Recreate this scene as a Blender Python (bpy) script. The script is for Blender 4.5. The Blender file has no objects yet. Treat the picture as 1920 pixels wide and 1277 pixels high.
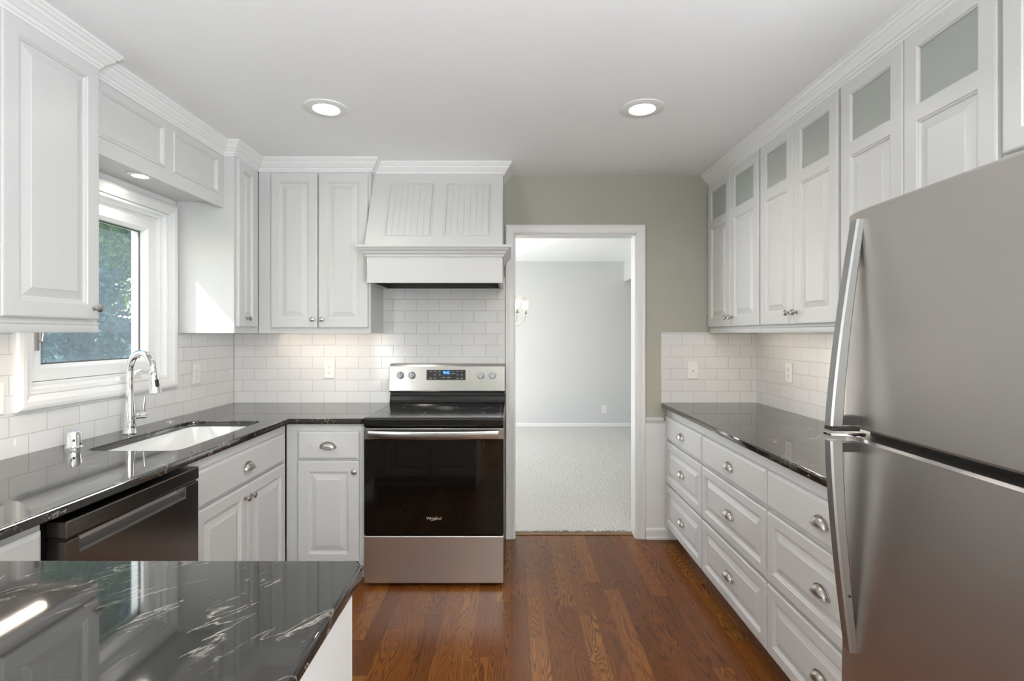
import bpy, math, random
from math import sin, cos, pi, radians as R
from mathutils import Vector, Matrix
import numpy as np

random.seed(7)
SC = bpy.context.scene
COL = SC.collection

# ------------------------------------------------------------------ camera
H = 1.374
cam_d = bpy.data.cameras.new('camera'); cam_d.lens = 18.0; cam_d.sensor_width = 36.0
cam_d.sensor_fit = 'HORIZONTAL'; cam_d.shift_y = -12.5 / 1920; cam_d.clip_start = 0.02
cam = bpy.data.objects.new('camera', cam_d); COL.objects.link(cam)
cam.location = (0, 0, H); cam.rotation_euler = (pi / 2, 0, 0)
SC.camera = cam

# ------------------------------------------------------------------ world, sun, daylight, exposure
SC.view_settings.view_transform = 'Standard'
SC.view_settings.look = 'None'
SC.view_settings.gamma = 1.0
SC.view_settings.use_curve_mapping = False
SC.view_settings.exposure = 0.73
SC.cycles.max_bounces = 12
SC.cycles.diffuse_bounces = 6
SC.cycles.glossy_bounces = 6
SC.cycles.transmission_bounces = 8
SC.cycles.transparent_max_bounces = 12
SC.cycles.sample_clamp_indirect = 6.0
SC.cycles.blur_glossy = 0.3
SC.cycles.use_denoising = True

SUN_DIR = Vector((1.0, 1.2, -1.12)).normalized()
W = bpy.data.worlds.new('world'); SC.world = W; W.use_nodes = True
wn = W.node_tree.nodes; wl = W.node_tree.links
wn.clear()
sky = wn.new('ShaderNodeTexSky'); sky.sky_type = 'NISHITA'; sky.sun_disc = False
sky.sun_elevation = math.asin(-SUN_DIR.z); sky.sun_rotation = math.atan2(-SUN_DIR.x, -SUN_DIR.y)
bg = wn.new('ShaderNodeBackground'); bg.inputs['Strength'].default_value = 0.28
wo = wn.new('ShaderNodeOutputWorld')
wl.new(sky.outputs[0], bg.inputs['Color']); wl.new(bg.outputs[0], wo.inputs['Surface'])


def lamp(name, kind, loc, aim, energy, color=(1, 1, 1), size=None, size_y=None, spread=None, angle=None, shape='RECTANGLE'):
    d = bpy.data.lights.new(name, kind); d.energy = energy; d.color = color
    if kind == 'AREA':
        d.shape = shape; d.size = size
        if shape in ('RECTANGLE', 'ELLIPSE'): d.size_y = size_y or size
        if spread: d.spread = spread
    if kind == 'SUN' and angle: d.angle = angle
    if kind == 'POINT' and size: d.shadow_soft_size = size
    o = bpy.data.objects.new(name, d); COL.objects.link(o); o.location = loc
    v = Vector(aim)
    o.rotation_euler = v.to_track_quat('-Z', 'Y').to_euler()
    return o


lamp('sun', 'SUN', (-6, -6, 8), SUN_DIR, 5.5, (1.0, 0.96, 0.9), angle=R(0.53))
# fill lamps added at unseen breakfast-end openings; dining-room daylight enters from its left
lamp('added_fill_left', 'AREA', (-1.95, -0.9, 1.05), (1, 0.1, 0.9), 28, (0.875, 0.945, 1.0), 1.3, 1.1)
lamp('added_fill_right', 'AREA', (1.72, -1.5, 1.25), (-1, 0.25, 3.0), 205, (0.865, 0.94, 1.0), 1.8, 1.5)  # added lamp, tilted up to brighten the ceiling
lamp('daylight_dining_window', 'AREA', (-1.965, 5.6, 1.35), (1, 0, 0.5), 50, (0.88, 0.945, 1.0), 2.2, 1.6)


# ------------------------------------------------------------------ material helpers
def new_mat(name):
    m = bpy.data.materials.new(name); m.use_nodes = True
    nt = m.node_tree
    b = nt.nodes.get('Principled BSDF')
    return m, nt, b


def P(name, color, rough=0.5, metal=0.0, spec=0.5, coat=0.0, emit=None, emit_s=0.0):
    m, nt, b = new_mat(name)
    b.inputs['Base Color'].default_value = (*color, 1)
    b.inputs['Roughness'].default_value = rough
    b.inputs['Metallic'].default_value = metal
    b.inputs['Specular IOR Level'].default_value = spec
    b.inputs['Coat Weight'].default_value = coat
    if emit:
        b.inputs['Emission Color'].default_value = (*emit, 1)
        b.inputs['Emission Strength'].default_value = emit_s
    return m


class N:
    """tiny node-building helper"""
    def __init__(s, nt): s.nt = nt
    def n(s, t, **kw):
        x = s.nt.nodes.new(t)
        for k, v in kw.items(): setattr(x, k, v)
        return x
    def link(s, a, b): s.nt.links.new(a, b)
    def math(s, op, a, b=None, c=None, clamp=False):
        x = s.n('ShaderNodeMath', operation=op, use_clamp=clamp)
        for i, v in enumerate((a, b, c)):
            if v is None: continue
            if isinstance(v, (int, float)): x.inputs[i].default_value = v
            else: s.link(v, x.inputs[i])
        return x.outputs[0]
    def xyz(s, x=0.0, y=0.0, z=0.0):
        c = s.n('ShaderNodeCombineXYZ')
        for i, v in enumerate((x, y, z)):
            if isinstance(v, (int, float)): c.inputs[i].default_value = v
            else: s.link(v, c.inputs[i])
        return c.outputs[0]
    def pos(s):
        g = s.n('ShaderNodeNewGeometry'); sp = s.n('ShaderNodeSeparateXYZ')
        s.link(g.outputs['Position'], sp.inputs[0])
        return sp.outputs[0], sp.outputs[1], sp.outputs[2]
    def obj(s):
        g = s.n('ShaderNodeTexCoord'); sp = s.n('ShaderNodeSeparateXYZ')
        s.link(g.outputs['Object'], sp.inputs[0])
        return sp.outputs[0], sp.outputs[1], sp.outputs[2]
    def noise(s, vec, scale=1.0, detail=2.0, rough=0.5, dist=0.0):
        x = s.n('ShaderNodeTexNoise'); s.link(vec, x.inputs['Vector'])
        x.inputs['Scale'].default_value = scale; x.inputs['Detail'].default_value = detail
        x.inputs['Roughness'].default_value = rough; x.inputs['Distortion'].default_value = dist
        return x.outputs['Fac']
    def white(s, vec):
        x = s.n('ShaderNodeTexWhiteNoise', noise_dimensions='3D'); s.link(vec, x.inputs['Vector'])
        return x.outputs['Value']
    def ramp(s, fac, stops, interp='LINEAR'):
        x = s.n('ShaderNodeValToRGB'); s.link(fac, x.inputs[0]); e = x.color_ramp.elements
        x.color_ramp.interpolation = interp
        while len(e) < len(stops): e.new(0.5)
        for el, (p, c) in zip(e, stops):
            el.position = p; el.color = (*c, 1) if len(c) == 3 else c
        return x.outputs[0]
    def mix(s, fac, a, b, blend='MIX'):
        x = s.n('ShaderNodeMix', data_type='RGBA', blend_type=blend)
        for i, v in ((0, fac), (6, a), (7, b)):
            if isinstance(v, (int, float)): x.inputs[i].default_value = v
            elif isinstance(v, tuple): x.inputs[i].default_value = (*v, 1)
            else: s.link(v, x.inputs[i])
        return x.outputs[2]
    def bump(s, h, strength=0.2, dist=0.002, inv=False):
        x = s.n('ShaderNodeBump', invert=inv); s.link(h, x.inputs['Height'])
        x.inputs['Strength'].default_value = strength; x.inputs['Distance'].default_value = dist
        return x.outputs[0]


def paint(name, col, rough=0.45, bump=0.0, scale=60.0, spec=0.5):
    m, nt, b = new_mat(name); k = N(nt)
    x, y, z = k.pos()
    f = k.noise(k.xyz(x, y, z), 3.0, 3.0)
    c = k.mix(f, tuple(v * 0.98 for v in col), tuple(min(1, v * 1.015) for v in col))
    k.link(c, b.inputs['Base Color']); b.inputs['Roughness'].default_value = rough
    b.inputs['Specular IOR Level'].default_value = spec
    if bump:
        k.link(k.bump(k.noise(k.xyz(x, y, z), scale, 4.0), bump, 0.001), b.inputs['Normal'])
    return m


def tile_mat(name, axis, phase):
    m, nt, b = new_mat(name); k = N(nt)
    x, y, z = k.pos()
    u = k.math('ADD', x if axis == 'x' else y, 20 * 0.1548 - phase)
    v = k.math('SUBTRACT', z, 0.9119 - 0.0771 * 2)
    br = k.n('ShaderNodeTexBrick'); k.link(k.xyz(u, v, 0), br.inputs['Vector'])
    br.offset = 0.5; br.offset_frequency = 2; br.squash = 1.0
    br.inputs['Scale'].default_value = 1.0
    br.inputs['Mortar Size'].default_value = 0.0015
    br.inputs['Mortar Smooth'].default_value = 0.4
    br.inputs['Brick Width'].default_value = 0.1548
    br.inputs['Row Height'].default_value = 0.0771
    br.inputs['Color1'].default_value = (0.72, 0.71, 0.70, 1)
    br.inputs['Color2'].default_value = (0.75, 0.74, 0.73, 1)
    br.inputs['Mortar'].default_value = (0.46, 0.44, 0.425, 1)
    k.link(br.outputs['Color'], b.inputs['Base Color'])
    r = k.math('MULTIPLY_ADD', br.outputs['Fac'], 0.5, 0.09)
    k.link(r, b.inputs['Roughness'])
    w = k.noise(k.xyz(x, y, z), 9.0, 1.0)
    hgt = k.math('MULTIPLY_ADD', w, 0.35, k.math('MULTIPLY', br.outputs['Fac'], -1.0))
    k.link(k.bump(hgt, 0.5, 0.0014), b.inputs['Normal'])
    return m


def granite_mat():
    m, nt, b = new_mat('granite'); k = N(nt)
    x, y, z = k.pos()
    a = R(52)
    # along-vein (s) and across-vein (t) coordinates
    s_ = k.math('ADD', k.math('MULTIPLY', x, cos(a)), k.math('MULTIPLY', y, sin(a)))
    t_ = k.math('SUBTRACT', k.math('MULTIPLY', y, cos(a)), k.math('MULTIPLY', x, sin(a)))
    p = k.xyz(k.math('MULTIPLY', s_, 1.0), k.math('MULTIPLY', t_, 4.2), k.math('MULTIPLY', z, 3.0))
    v1 = k.noise(p, 1.9, 8.0, 0.6, 0.4)
    line = k.math('ABSOLUTE', k.math('SUBTRACT', v1, 0.5))
    vein = k.ramp(line, [(0.0, (1, 1, 1)), (0.003, (0.55, 0.55, 0.55)), (0.008, (0, 0, 0))])
    mask = k.ramp(k.noise(k.xyz(x, y, z), 5.5, 5.0, 0.7), [(0.46, (0, 0, 0)), (0.62, (1, 1, 1))])
    q = k.xyz(k.math('MULTIPLY', s_, 12.0), k.math('MULTIPLY', t_, 45.0), k.math('MULTIPLY', z, 30.0))
    fl = k.ramp(k.noise(q, 2.0, 5.0, 0.65), [(0.60, (0, 0, 0)), (0.74, (1, 1, 1))])
    fm = k.ramp(k.noise(p, 0.9, 3.0), [(0.46, (0, 0, 0)), (0.66, (1, 1, 1))])
    vm = k.math('MULTIPLY', vein, mask)
    fm2 = k.math('MULTIPLY', fl, k.math('MULTIPLY_ADD', fm, 0.5, 0.06))
    tot = k.math('MAXIMUM', vm, fm2, clamp=True)
    sp = k.noise(k.xyz(x, y, z), 260.0, 2.0, 0.6)
    base = k.ramp(sp, [(0.35, (0.010, 0.009, 0.008)), (0.7, (0.032, 0.029, 0.027))])
    c = k.mix(tot, base, (0.40, 0.36, 0.31))
    k.link(c, b.inputs['Base Color'])
    b.inputs['Roughness'].default_value = 0.04
    b.inputs['IOR'].default_value = 1.9
    return m


def floor_mat():
    m, nt, b = new_mat('oak_floor'); k = N(nt)
    x, y, z = k.pos()
    wd = 0.0826
    xs = k.math('DIVIDE', k.math('ADD', x, 10.0), wd)
    i = k.math('FLOOR', xs); fx = k.math('FRACT', xs)
    h = k.white(k.xyz(i, 3.0, 1.0))
    ys = k.math('ADD', k.math('DIVIDE', y, 1.05), k.math('MULTIPLY', h, 17.0))
    j = k.math('FLOOR', ys); fy = k.math('FRACT', ys)
    sid = k.white(k.xyz(i, j, 5.0)); sid2 = k.white(k.xyz(i, j, 9.0))
    seed = k.math('MULTIPLY', sid, 40.0)
    # cathedral figure
    pc = k.xyz(k.math('MULTIPLY', k.math('SUBTRACT', fx, 0.5), 0.8), k.math('MULTIPLY', y, 0.75), seed)
    cat = k.noise(pc, 1.7, 1.5, 0.45, 0.25)
    rings = k.math('MULTIPLY_ADD', k.math('SINE', k.math('MULTIPLY', cat, 150.0)), 0.5, 0.5)
    rings = k.math('POWER', rings, 2.2)
    fib = k.noise(k.xyz(k.math('MULTIPLY', x, 260.0), k.math('MULTIPLY', y, 7.0), seed), 1.0, 3.0, 0.6)
    pores = k.ramp(k.noise(k.xyz(k.math('MULTIPLY', x, 520.0), k.math('MULTIPLY', y, 22.0), seed), 1.0, 2.0, 0.6), [(0.55, (0, 0, 0)), (0.72, (1, 1, 1))])
    base = k.ramp(sid2, [(0.0, (0.158, 0.046, 0.007)), (0.45, (0.226, 0.070, 0.011)), (0.8, (0.275, 0.092, 0.015)), (1.0, (0.34, 0.130, 0.024))])
    fcol = k.mix(k.math('MULTIPLY', fib, 0.55), base, (0.110, 0.040, 0.012))
    amt = k.math('MULTIPLY', rings, k.math('MULTIPLY_ADD', sid, 0.45, 0.42))
    c = k.mix(amt, fcol, (0.060, 0.022, 0.008))
    c = k.mix(k.math('MULTIPLY', pores, 0.45), c, (0.050, 0.020, 0.008))
    ex = k.math('MINIMUM', fx, k.math('SUBTRACT', 1.0, fx))
    ey = k.math('MULTIPLY', k.math('MINIMUM', fy, k.math('SUBTRACT', 1.0, fy)), 1.05 / wd)
    gap = k.ramp(k.math('MINIMUM', ex, ey), [(0.0, (1, 1, 1)), (0.011, (0, 0, 0))])
    c = k.mix(k.math('MULTIPLY', gap, 0.7), c, (0.03, 0.012, 0.005))
    k.link(c, b.inputs['Base Color'])
    k.link(k.math('MULTIPLY_ADD', fib, 0.08, 0.21), b.inputs['Roughness'])
    hgt = k.math('ADD', k.math('MULTIPLY', gap, -1.0), k.math('MULTIPLY', rings, -0.12))
    k.link(k.bump(hgt, 0.25, 0.001), b.inputs['Normal'])
    b.inputs['Specular IOR Level'].default_value = 0.29
    return m


def steel_mat(name, col, rough=0.28, vertical=False, aniso=0.6, amp=0.05):
    m, nt, b = new_mat(name); k = N(nt)
    x, y, z = k.obj()
    if vertical: v = k.xyz(k.math('MULTIPLY', x, 900.0), k.math('MULTIPLY', y, 900.0), k.math('MULTIPLY', z, 6.0))
    else: v = k.xyz(k.math('MULTIPLY', x, 6.0), k.math('MULTIPLY', y, 6.0), k.math('MULTIPLY', z, 900.0))
    f = k.noise(v, 1.0, 3.0, 0.6)
    c = k.mix(f, tuple(q * 0.93 for q in col), tuple(min(1, q * 1.05) for q in col))
    k.link(c, b.inputs['Base Color'])
    b.inputs['Metallic'].default_value = 1.0
    k.link(k.math('MULTIPLY_ADD', f, 0.12, rough - 0.06), b.inputs['Roughness'])
    k.link(k.bump(f, amp, 0.0006), b.inputs['Normal'])
    return m


def carpet_mat():
    m, nt, b = new_mat('carpet'); k = N(nt)
    x, y, z = k.pos()
    f = k.noise(k.xyz(x, y, 0.0), 170.0, 4.0, 0.75)
    g = k.noise(k.xyz(x, y, z), 4.0, 2.0)
    c = k.mix(f, (0.50, 0.485, 0.45), (0.74, 0.725, 0.69))
    c = k.mix(k.math('MULTIPLY', g, 0.35), c, (0.60, 0.585, 0.55))
    k.link(c, b.inputs['Base Color']); b.inputs['Roughness'].default_value = 1.0
    b.inputs['Specular IOR Level'].default_value = 0.1
    k.link(k.bump(f, 0.7, 0.004), b.inputs['Normal'])
    return m


def glass_mat(name, tint=(0.97, 0.99, 1.0), dust_haze=0.0, haze_col=(0.6, 0.75, 0.85)):
    m = bpy.data.materials.new(name); m.use_nodes = True; nt = m.node_tree; nt.nodes.clear(); k = N(nt)
    tr = k.n('ShaderNodeBsdfTransparent'); tr.inputs[0].default_value = (*tint, 1)
    gl = k.n('ShaderNodeBsdfGlossy'); gl.inputs['Roughness'].default_value = 0.01
    fr = k.n('ShaderNodeFresnel'); fr.inputs[0].default_value = 1.5
    ge = k.n('ShaderNodeNewGeometry'); ff = k.math('MULTIPLY', fr.outputs[0], k.math('SUBTRACT', 1.0, ge.outputs['Backfacing']))
    mx = k.n('ShaderNodeMixShader'); k.link(ff, mx.inputs[0]); k.link(tr.outputs[0], mx.inputs[1]); k.link(gl.outputs[0], mx.inputs[2])
    out = mx.outputs[0]
    if dust_haze:
        x, y, z = k.pos()
        f = k.math('MULTIPLY_ADD', k.noise(k.xyz(x, y, z), 14.0, 8.0, 0.75), dust_haze, dust_haze * 0.5)
        d = k.n('ShaderNodeBsdfTranslucent'); d.inputs[0].default_value = (*haze_col, 1)
        m2 = k.n('ShaderNodeMixShader'); k.link(f, m2.inputs[0]); k.link(out, m2.inputs[1]); k.link(d.outputs[0], m2.inputs[2])
        out = m2.outputs[0]
    o = k.n('ShaderNodeOutputMaterial'); k.link(out, o.inputs[0])
    return m


def leaf_mat(name, c0, c1):
    m, nt, b = new_mat(name); k = N(nt)
    x, y, z = k.pos()
    f = k.noise(k.xyz(x, y, z), 3.0, 4.0, 0.7)
    k.link(k.ramp(f, [(0.35, c0), (0.65, c1)]), b.inputs['Base Color'])
    b.inputs['Roughness'].default_value = 0.9
    b.inputs['Specular IOR Level'].default_value = 0.1
    return m


def frosted_mat():
    m, nt, b = new_mat('frosted_glass'); k = N(nt)
    x, y, z = k.pos()
    f = k.noise(k.xyz(x, y, z), 420.0, 2.0, 0.6)
    b.inputs['Base Color'].default_value = (0.74, 0.77, 0.72, 1)
    b.inputs['Roughness'].default_value = 0.42
    b.inputs['Transmission Weight'].default_value = 0.55
    b.inputs['IOR'].default_value = 1.3
    k.link(k.bump(f, 0.35, 0.001), b.inputs['Normal'])
    return m


M = {}
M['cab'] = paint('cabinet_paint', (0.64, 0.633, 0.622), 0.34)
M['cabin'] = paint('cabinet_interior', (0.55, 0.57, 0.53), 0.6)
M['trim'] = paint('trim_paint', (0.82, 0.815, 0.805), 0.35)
M['ceil'] = paint('ceiling_paint', (0.90, 0.90, 0.905), 0.9, 0.1, 120.0, 0.2)
M['sage'] = paint('sage_paint', (0.445, 0.437, 0.375), 0.75, 0.15, 90.0, 0.25)
M['dining'] = paint('pale_grey_paint', (0.65, 0.648, 0.642), 0.85, 0.1, 90.0, 0.2)
M['white_wall'] = paint('white_wall_paint', (0.80, 0.795, 0.78), 0.6)
M['tile_x'] = tile_mat('subway_tile_back', 'x', 1.139 - 0.1548 * 8)
M['tile_y'] = tile_mat('subway_tile_side', 'y', 0.04)
M['granite'] = granite_mat()
M['oak'] = floor_mat()
M['carpet'] = carpet_mat()
M['steel'] = steel_mat('brushed_steel', (0.74, 0.73, 0.715), 0.36)
M['steel_range'] = steel_mat('brushed_steel_range', (0.50, 0.485, 0.47), 0.22, amp=0.02)
M['fridge'] = steel_mat('brushed_fridge_steel', (0.53, 0.505, 0.485), 0.36)
M['handle'] = steel_mat('satin_handle_metal', (0.38, 0.385, 0.385), 0.42, True)
M['dw'] = steel_mat('dark_stainless', (0.27, 0.245, 0.225), 0.25, amp=0.015)
M['nickel'] = P('brushed_nickel', (0.47, 0.445, 0.415), 0.33, 1.0)
M['chrome'] = P('chrome', (0.86, 0.87, 0.88), 0.05, 1.0)
M['brass'] = P('polished_nickel_arm', (0.72, 0.68, 0.60), 0.15, 1.0)
M['bglass'] = P('black_glass', (0.004, 0.0035, 0.003), 0.03, 0.0, 0.5)
M['bgloss'] = P('black_enamel', (0.010, 0.009, 0.008), 0.12, 0.0, 0.5)
M['black'] = P('black_plastic', (0.012, 0.012, 0.012), 0.5)
M['dark'] = P('dark_metal', (0.05, 0.048, 0.045), 0.4, 0.6)
M['darkgrey'] = P('dark_grey_plastic', (0.09, 0.085, 0.08), 0.4)
M['white_plastic'] = P('white_plastic', (0.82, 0.81, 0.79), 0.3)
M['porcelain'] = P('white_porcelain', (0.86, 0.86, 0.85), 0.12, 0.0, 0.5, 0.5)
M['vinyl'] = P('white_vinyl', (0.84, 0.84, 0.83), 0.35)
M['panel_dark'] = P('control_panel_dark', (0.018, 0.018, 0.018), 0.25)
M['icon'] = P('printed_icon_grey', (0.35, 0.35, 0.35), 0.5)
M['logo'] = P('silver_logo', (0.75, 0.68, 0.62), 0.35, 0.3)
M['display'] = P('clock_digits', (0.1, 0.3, 0.9), 0.4, emit=(0.12, 0.42, 1.0), emit_s=2.2)
M['display_bg'] = P('clock_window', (0.004, 0.012, 0.05), 0.2, emit=(0.01, 0.06, 0.3), emit_s=0.35)
M['lens'] = P('lamp_lens', (1, 1, 1), 0.4, emit=(1.0, 0.95, 0.88), emit_s=9.0)
M['ledbar'] = P('led_strip', (1, 1, 1), 0.4, emit=(1.0, 0.86, 0.70), emit_s=6.0)
M['bulb'] = P('lit_bulb', (1, 1, 1), 0.4, emit=(1.0, 0.85, 0.66), emit_s=7.0)
M['glass'] = glass_mat('window_glass', (0.93, 0.97, 1.0), 0.06)  # pane film: dust plus bluish haze put in as translucent colour
M['clear'] = glass_mat('clear_lamp_glass', (0.90, 0.90, 0.89), 0.12, (0.7, 0.7, 0.68))
M['frost'] = frosted_mat()
M['leaf_a'] = leaf_mat('leaves_light', (0.10, 0.17, 0.035), (0.26, 0.36, 0.09))
M['leaf_b'] = leaf_mat('leaves_dark', (0.035, 0.075, 0.04), (0.10, 0.17, 0.09))
M['leaf_c'] = leaf_mat('leaves_blue', (0.04, 0.09, 0.075), (0.12, 0.20, 0.17))
M['bark'] = paint('bark', (0.10, 0.07, 0.05), 0.9, 0.6, 30.0)
M['mulch'] = paint('mulch', (0.19, 0.10, 0.06), 1.0, 0.8, 60.0)
M['lawn'] = paint('lawn', (0.09, 0.16, 0.05), 1.0, 0.8, 80.0)
M['threshold'] = paint('threshold_wood', (0.24, 0.13, 0.06), 0.4)


# ------------------------------------------------------------------ mesh helpers
class MB:
    def __init__(s): s.v = []; s.f = []
    def quad(s, *pts):
        n = len(s.v); s.v += [tuple(p) for p in pts]; s.f.append(tuple(range(n, n + len(pts))))
    def box(s, x0, x1, y0, y1, z0, z1):
        n = len(s.v)
        s.v += [(x, y, z) for z in (z0, z1) for y in (y0, y1) for x in (x0, x1)]
        s.f += [tuple(n + i for i in q) for q in ((0, 2, 3, 1), (4, 5, 7, 6), (0, 1, 5, 4), (2, 6, 7, 3), (0, 4, 6, 2), (1, 3, 7, 5))]
        return s
    def grid(s, rows, close_u=False, close_v=False):
        n = len(s.v); nr = len(rows); nc = len(rows[0])
        for r in rows: s.v += [tuple(p) for p in r]
        for i in range(nr if close_v else nr - 1):
            for j in range(nc if close_u else nc - 1):
                a = n + i * nc + j; b_ = n + i * nc + (j + 1) % nc
                c = n + ((i + 1) % nr) * nc + (j + 1) % nc; d = n + ((i + 1) % nr) * nc + j
                s.f.append((a, b_, c, d))
        return s
    def lathe(s, prof, org=(0, 0, 0), axis=(0, 0, 1), seg=24, caps=True):
        q = Vector((0, 0, 1)).rotation_difference(Vector(axis)); o = Vector(org)
        rows = []
        for r, h in prof:
            rows.append([o + q @ Vector((r * cos(2 * pi * k / seg), r * sin(2 * pi * k / seg), h)) for k in range(seg)])
        s.grid(rows, close_u=True)
        if caps:
            s.quad(*reversed(rows[0])); s.quad(*rows[-1])
        return s
    def tube(s, pts, r, seg=12, caps=True):
        pts = [Vector(p) for p in pts]; rows = []
        rr = r if isinstance(r, (list, tuple)) else [r] * len(pts)
        t0 = (pts[1] - pts[0]).normalized()
        up = Vector((0, 0, 1)) if abs(t0.z) < 0.9 else Vector((1, 0, 0))
        nrm = (up - t0 * up.dot(t0)).normalized()
        for i, p in enumerate(pts):
            t = (pts[min(i + 1, len(pts) - 1)] - pts[max(i - 1, 0)]).normalized()
            nrm = (nrm - t * nrm.dot(t)).normalized(); b_ = t.cross(nrm)
            rows.append([p + nrm * (rr[i] * cos(2 * pi * k / seg)) + b_ * (rr[i] * sin(2 * pi * k / seg)) for k in range(seg)])
        s.grid(rows, close_u=True)
        if caps: s.quad(*reversed(rows[0])); s.quad(*rows[-1])
        return s
    def cells(s, xs, ys, skip, z0, z1, mp=lambda u, v, w: (u, v, w)):
        """slab from z0 to z1 over the grid xs, ys leaving out the cells where skip(cx, cy)"""
        nx, ny = len(xs) - 1, len(ys) - 1
        keep = [[not skip((xs[i] + xs[i + 1]) / 2, (ys[j] + ys[j + 1]) / 2) for j in range(ny)] for i in range(nx)]
        K = lambda i, j: 0 <= i < nx and 0 <= j < ny and keep[i][j]
        for i in range(nx):
            for j in range(ny):
                if not keep[i][j]: continue
                a, b_, c, d = xs[i], xs[i + 1], ys[j], ys[j + 1]
                s.quad(mp(a, c, z1), mp(b_, c, z1), mp(b_, d, z1), mp(a, d, z1))
                s.quad(mp(a, d, z0), mp(b_, d, z0), mp(b_, c, z0), mp(a, c, z0))
                if not K(i - 1, j): s.quad(mp(a, d, z0), mp(a, c, z0), mp(a, c, z1), mp(a, d, z1))
                if not K(i + 1, j): s.quad(mp(b_, c, z0), mp(b_, d, z0), mp(b_, d, z1), mp(b_, c, z1))
                if not K(i, j - 1): s.quad(mp(a, c, z0), mp(b_, c, z0), mp(b_, c, z1), mp(a, c, z1))
                if not K(i, j + 1): s.quad(mp(b_, d, z0), mp(a, d, z0), mp(a, d, z1), mp(b_, d, z1))
        return s
    def sweep(s, path, prof, mp, closed=False):
        """path: 2-D points; prof: closed polygon of (offset to the right of travel, height)"""
        P_ = [Vector(p) for p in path]; n = len(P_); rows = []
        for i in range(n):
            d0 = (P_[i] - P_[i - 1]).normalized() if (i > 0 or closed) else None
            d1 = (P_[(i + 1) % n] - P_[i]).normalized() if (i < n - 1 or closed) else None
            d0 = d0 or d1; d1 = d1 or d0
            n0 = Vector((d0.y, -d0.x)); n1 = Vector((d1.y, -d1.x))
            b_ = (n0 + n1); b_ = b_ / max(1e-6, b_.dot(n0)) if b_.length > 1e-6 else n0
            rows.append([mp(*(P_[i] + b_ * o), h) for o, h in prof])
        s.grid(rows, close_u=True, close_v=closed)
        if not closed: s.quad(*reversed(rows[0])); s.quad(*rows[-1])
        return s
    def xf(s, mat, start=0):
        s.v = s.v[:start] + [tuple(mat @ Vector(p)) for p in s.v[start:]]
        return s
    def build(s, name, mat, parent=None, bevel=0.0, smooth=None, segs=2, merge=True):
        me = bpy.data.meshes.new(name)
        me.from_pydata(s.v, [], s.f); me.validate()
        import bmesh
        bm = bmesh.new(); bm.from_mesh(me)
        if merge: bmesh.ops.remove_doubles(bm, verts=bm.verts, dist=1e-5)
        bmesh.ops.recalc_face_normals(bm, faces=bm.faces)
        bm.to_mesh(me); bm.free()
        return link(name, me, mat, parent, bevel, smooth, segs)


def link(name, me, mat, parent=None, bevel=0.0, smooth=None, segs=2):
    if mat is not None: me.materials.append(mat)
    o = bpy.data.objects.new(name, me); COL.objects.link(o)
    if parent is not None: o.parent = parent
    if bevel:
        b_ = o.modifiers.new('bevel', 'BEVEL'); b_.width = bevel; b_.segments = segs
        b_.limit_method = 'ANGLE'; b_.angle_limit = R(40); b_.harden_normals = False
    if smooth is not None:
        for p in me.polygons: p.use_smooth = True
        me.set_sharp_from_angle(angle=R(smooth))
    return o


def thing(name, label, cat, loc=(0, 0, 0), rz=0.0, group=None):
    o = bpy.data.objects.new(name, None); COL.objects.link(o); o.empty_display_size = 0.1
    o.location = loc; o.rotation_euler = (0, 0, rz)
    o['label'] = label; o['category'] = cat
    if group: o['group'] = group
    return o


def tag(o, label, cat, group=None, kind=None):
    o['label'] = label; o['category'] = cat
    if group: o['group'] = group
    if kind: o['kind'] = kind
    return o


def struct(o, label=None):
    o['kind'] = 'structure'
    if label: o['label'] = label
    return o


def text_mesh(body, size, depth=0.0004, shear=0.0):
    c = bpy.data.curves.new('lettering', 'FONT'); c.body = body; c.size = size; c.extrude = depth
    c.align_x = 'CENTER'; c.align_y = 'CENTER'; c.shear = shear
    o = bpy.data.objects.new('lettering', c); COL.objects.link(o)
    dg = bpy.context.evaluated_depsgraph_get()
    me = bpy.data.meshes.new_from_object(o.evaluated_get(dg))
    bpy.data.objects.remove(o); bpy.data.curves.remove(c)
    me.transform(Matrix.Rotation(pi / 2, 4, 'X'))     # face -Y
    return me


RAISED = [(0.0, 0.0), (0.003, 0.0035), (0.007, 0.0045), (0.010, 0.010), (0.017, 0.0105), (0.042, 0.003), (0.044, 0.0015)]
FRIEZE = [(0.0, 0.0), (0.003, -0.005), (0.010, -0.0055), (0.016, -0.001), (0.022, 0.007), (0.026, 0.008)]
STICK = [(0.0, 0.0), (0.004, 0.004), (0.010, 0.006), (0.012, 0.010)]


def rings(mb, x0, x1, z0, z1, yf, prof, fill=True, scale=1.0):
    def rect(i, d):
        i *= scale
        return [(x0 + i, yf + d, z0 + i), (x1 - i, yf + d, z0 + i), (x1 - i, yf + d, z1 - i), (x0 + i, yf + d, z1 - i)]
    rows = [rect(i, d) for i, d in prof]
    mb.grid(rows, close_u=True)
    if fill: mb.quad(*rows[-1])


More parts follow.
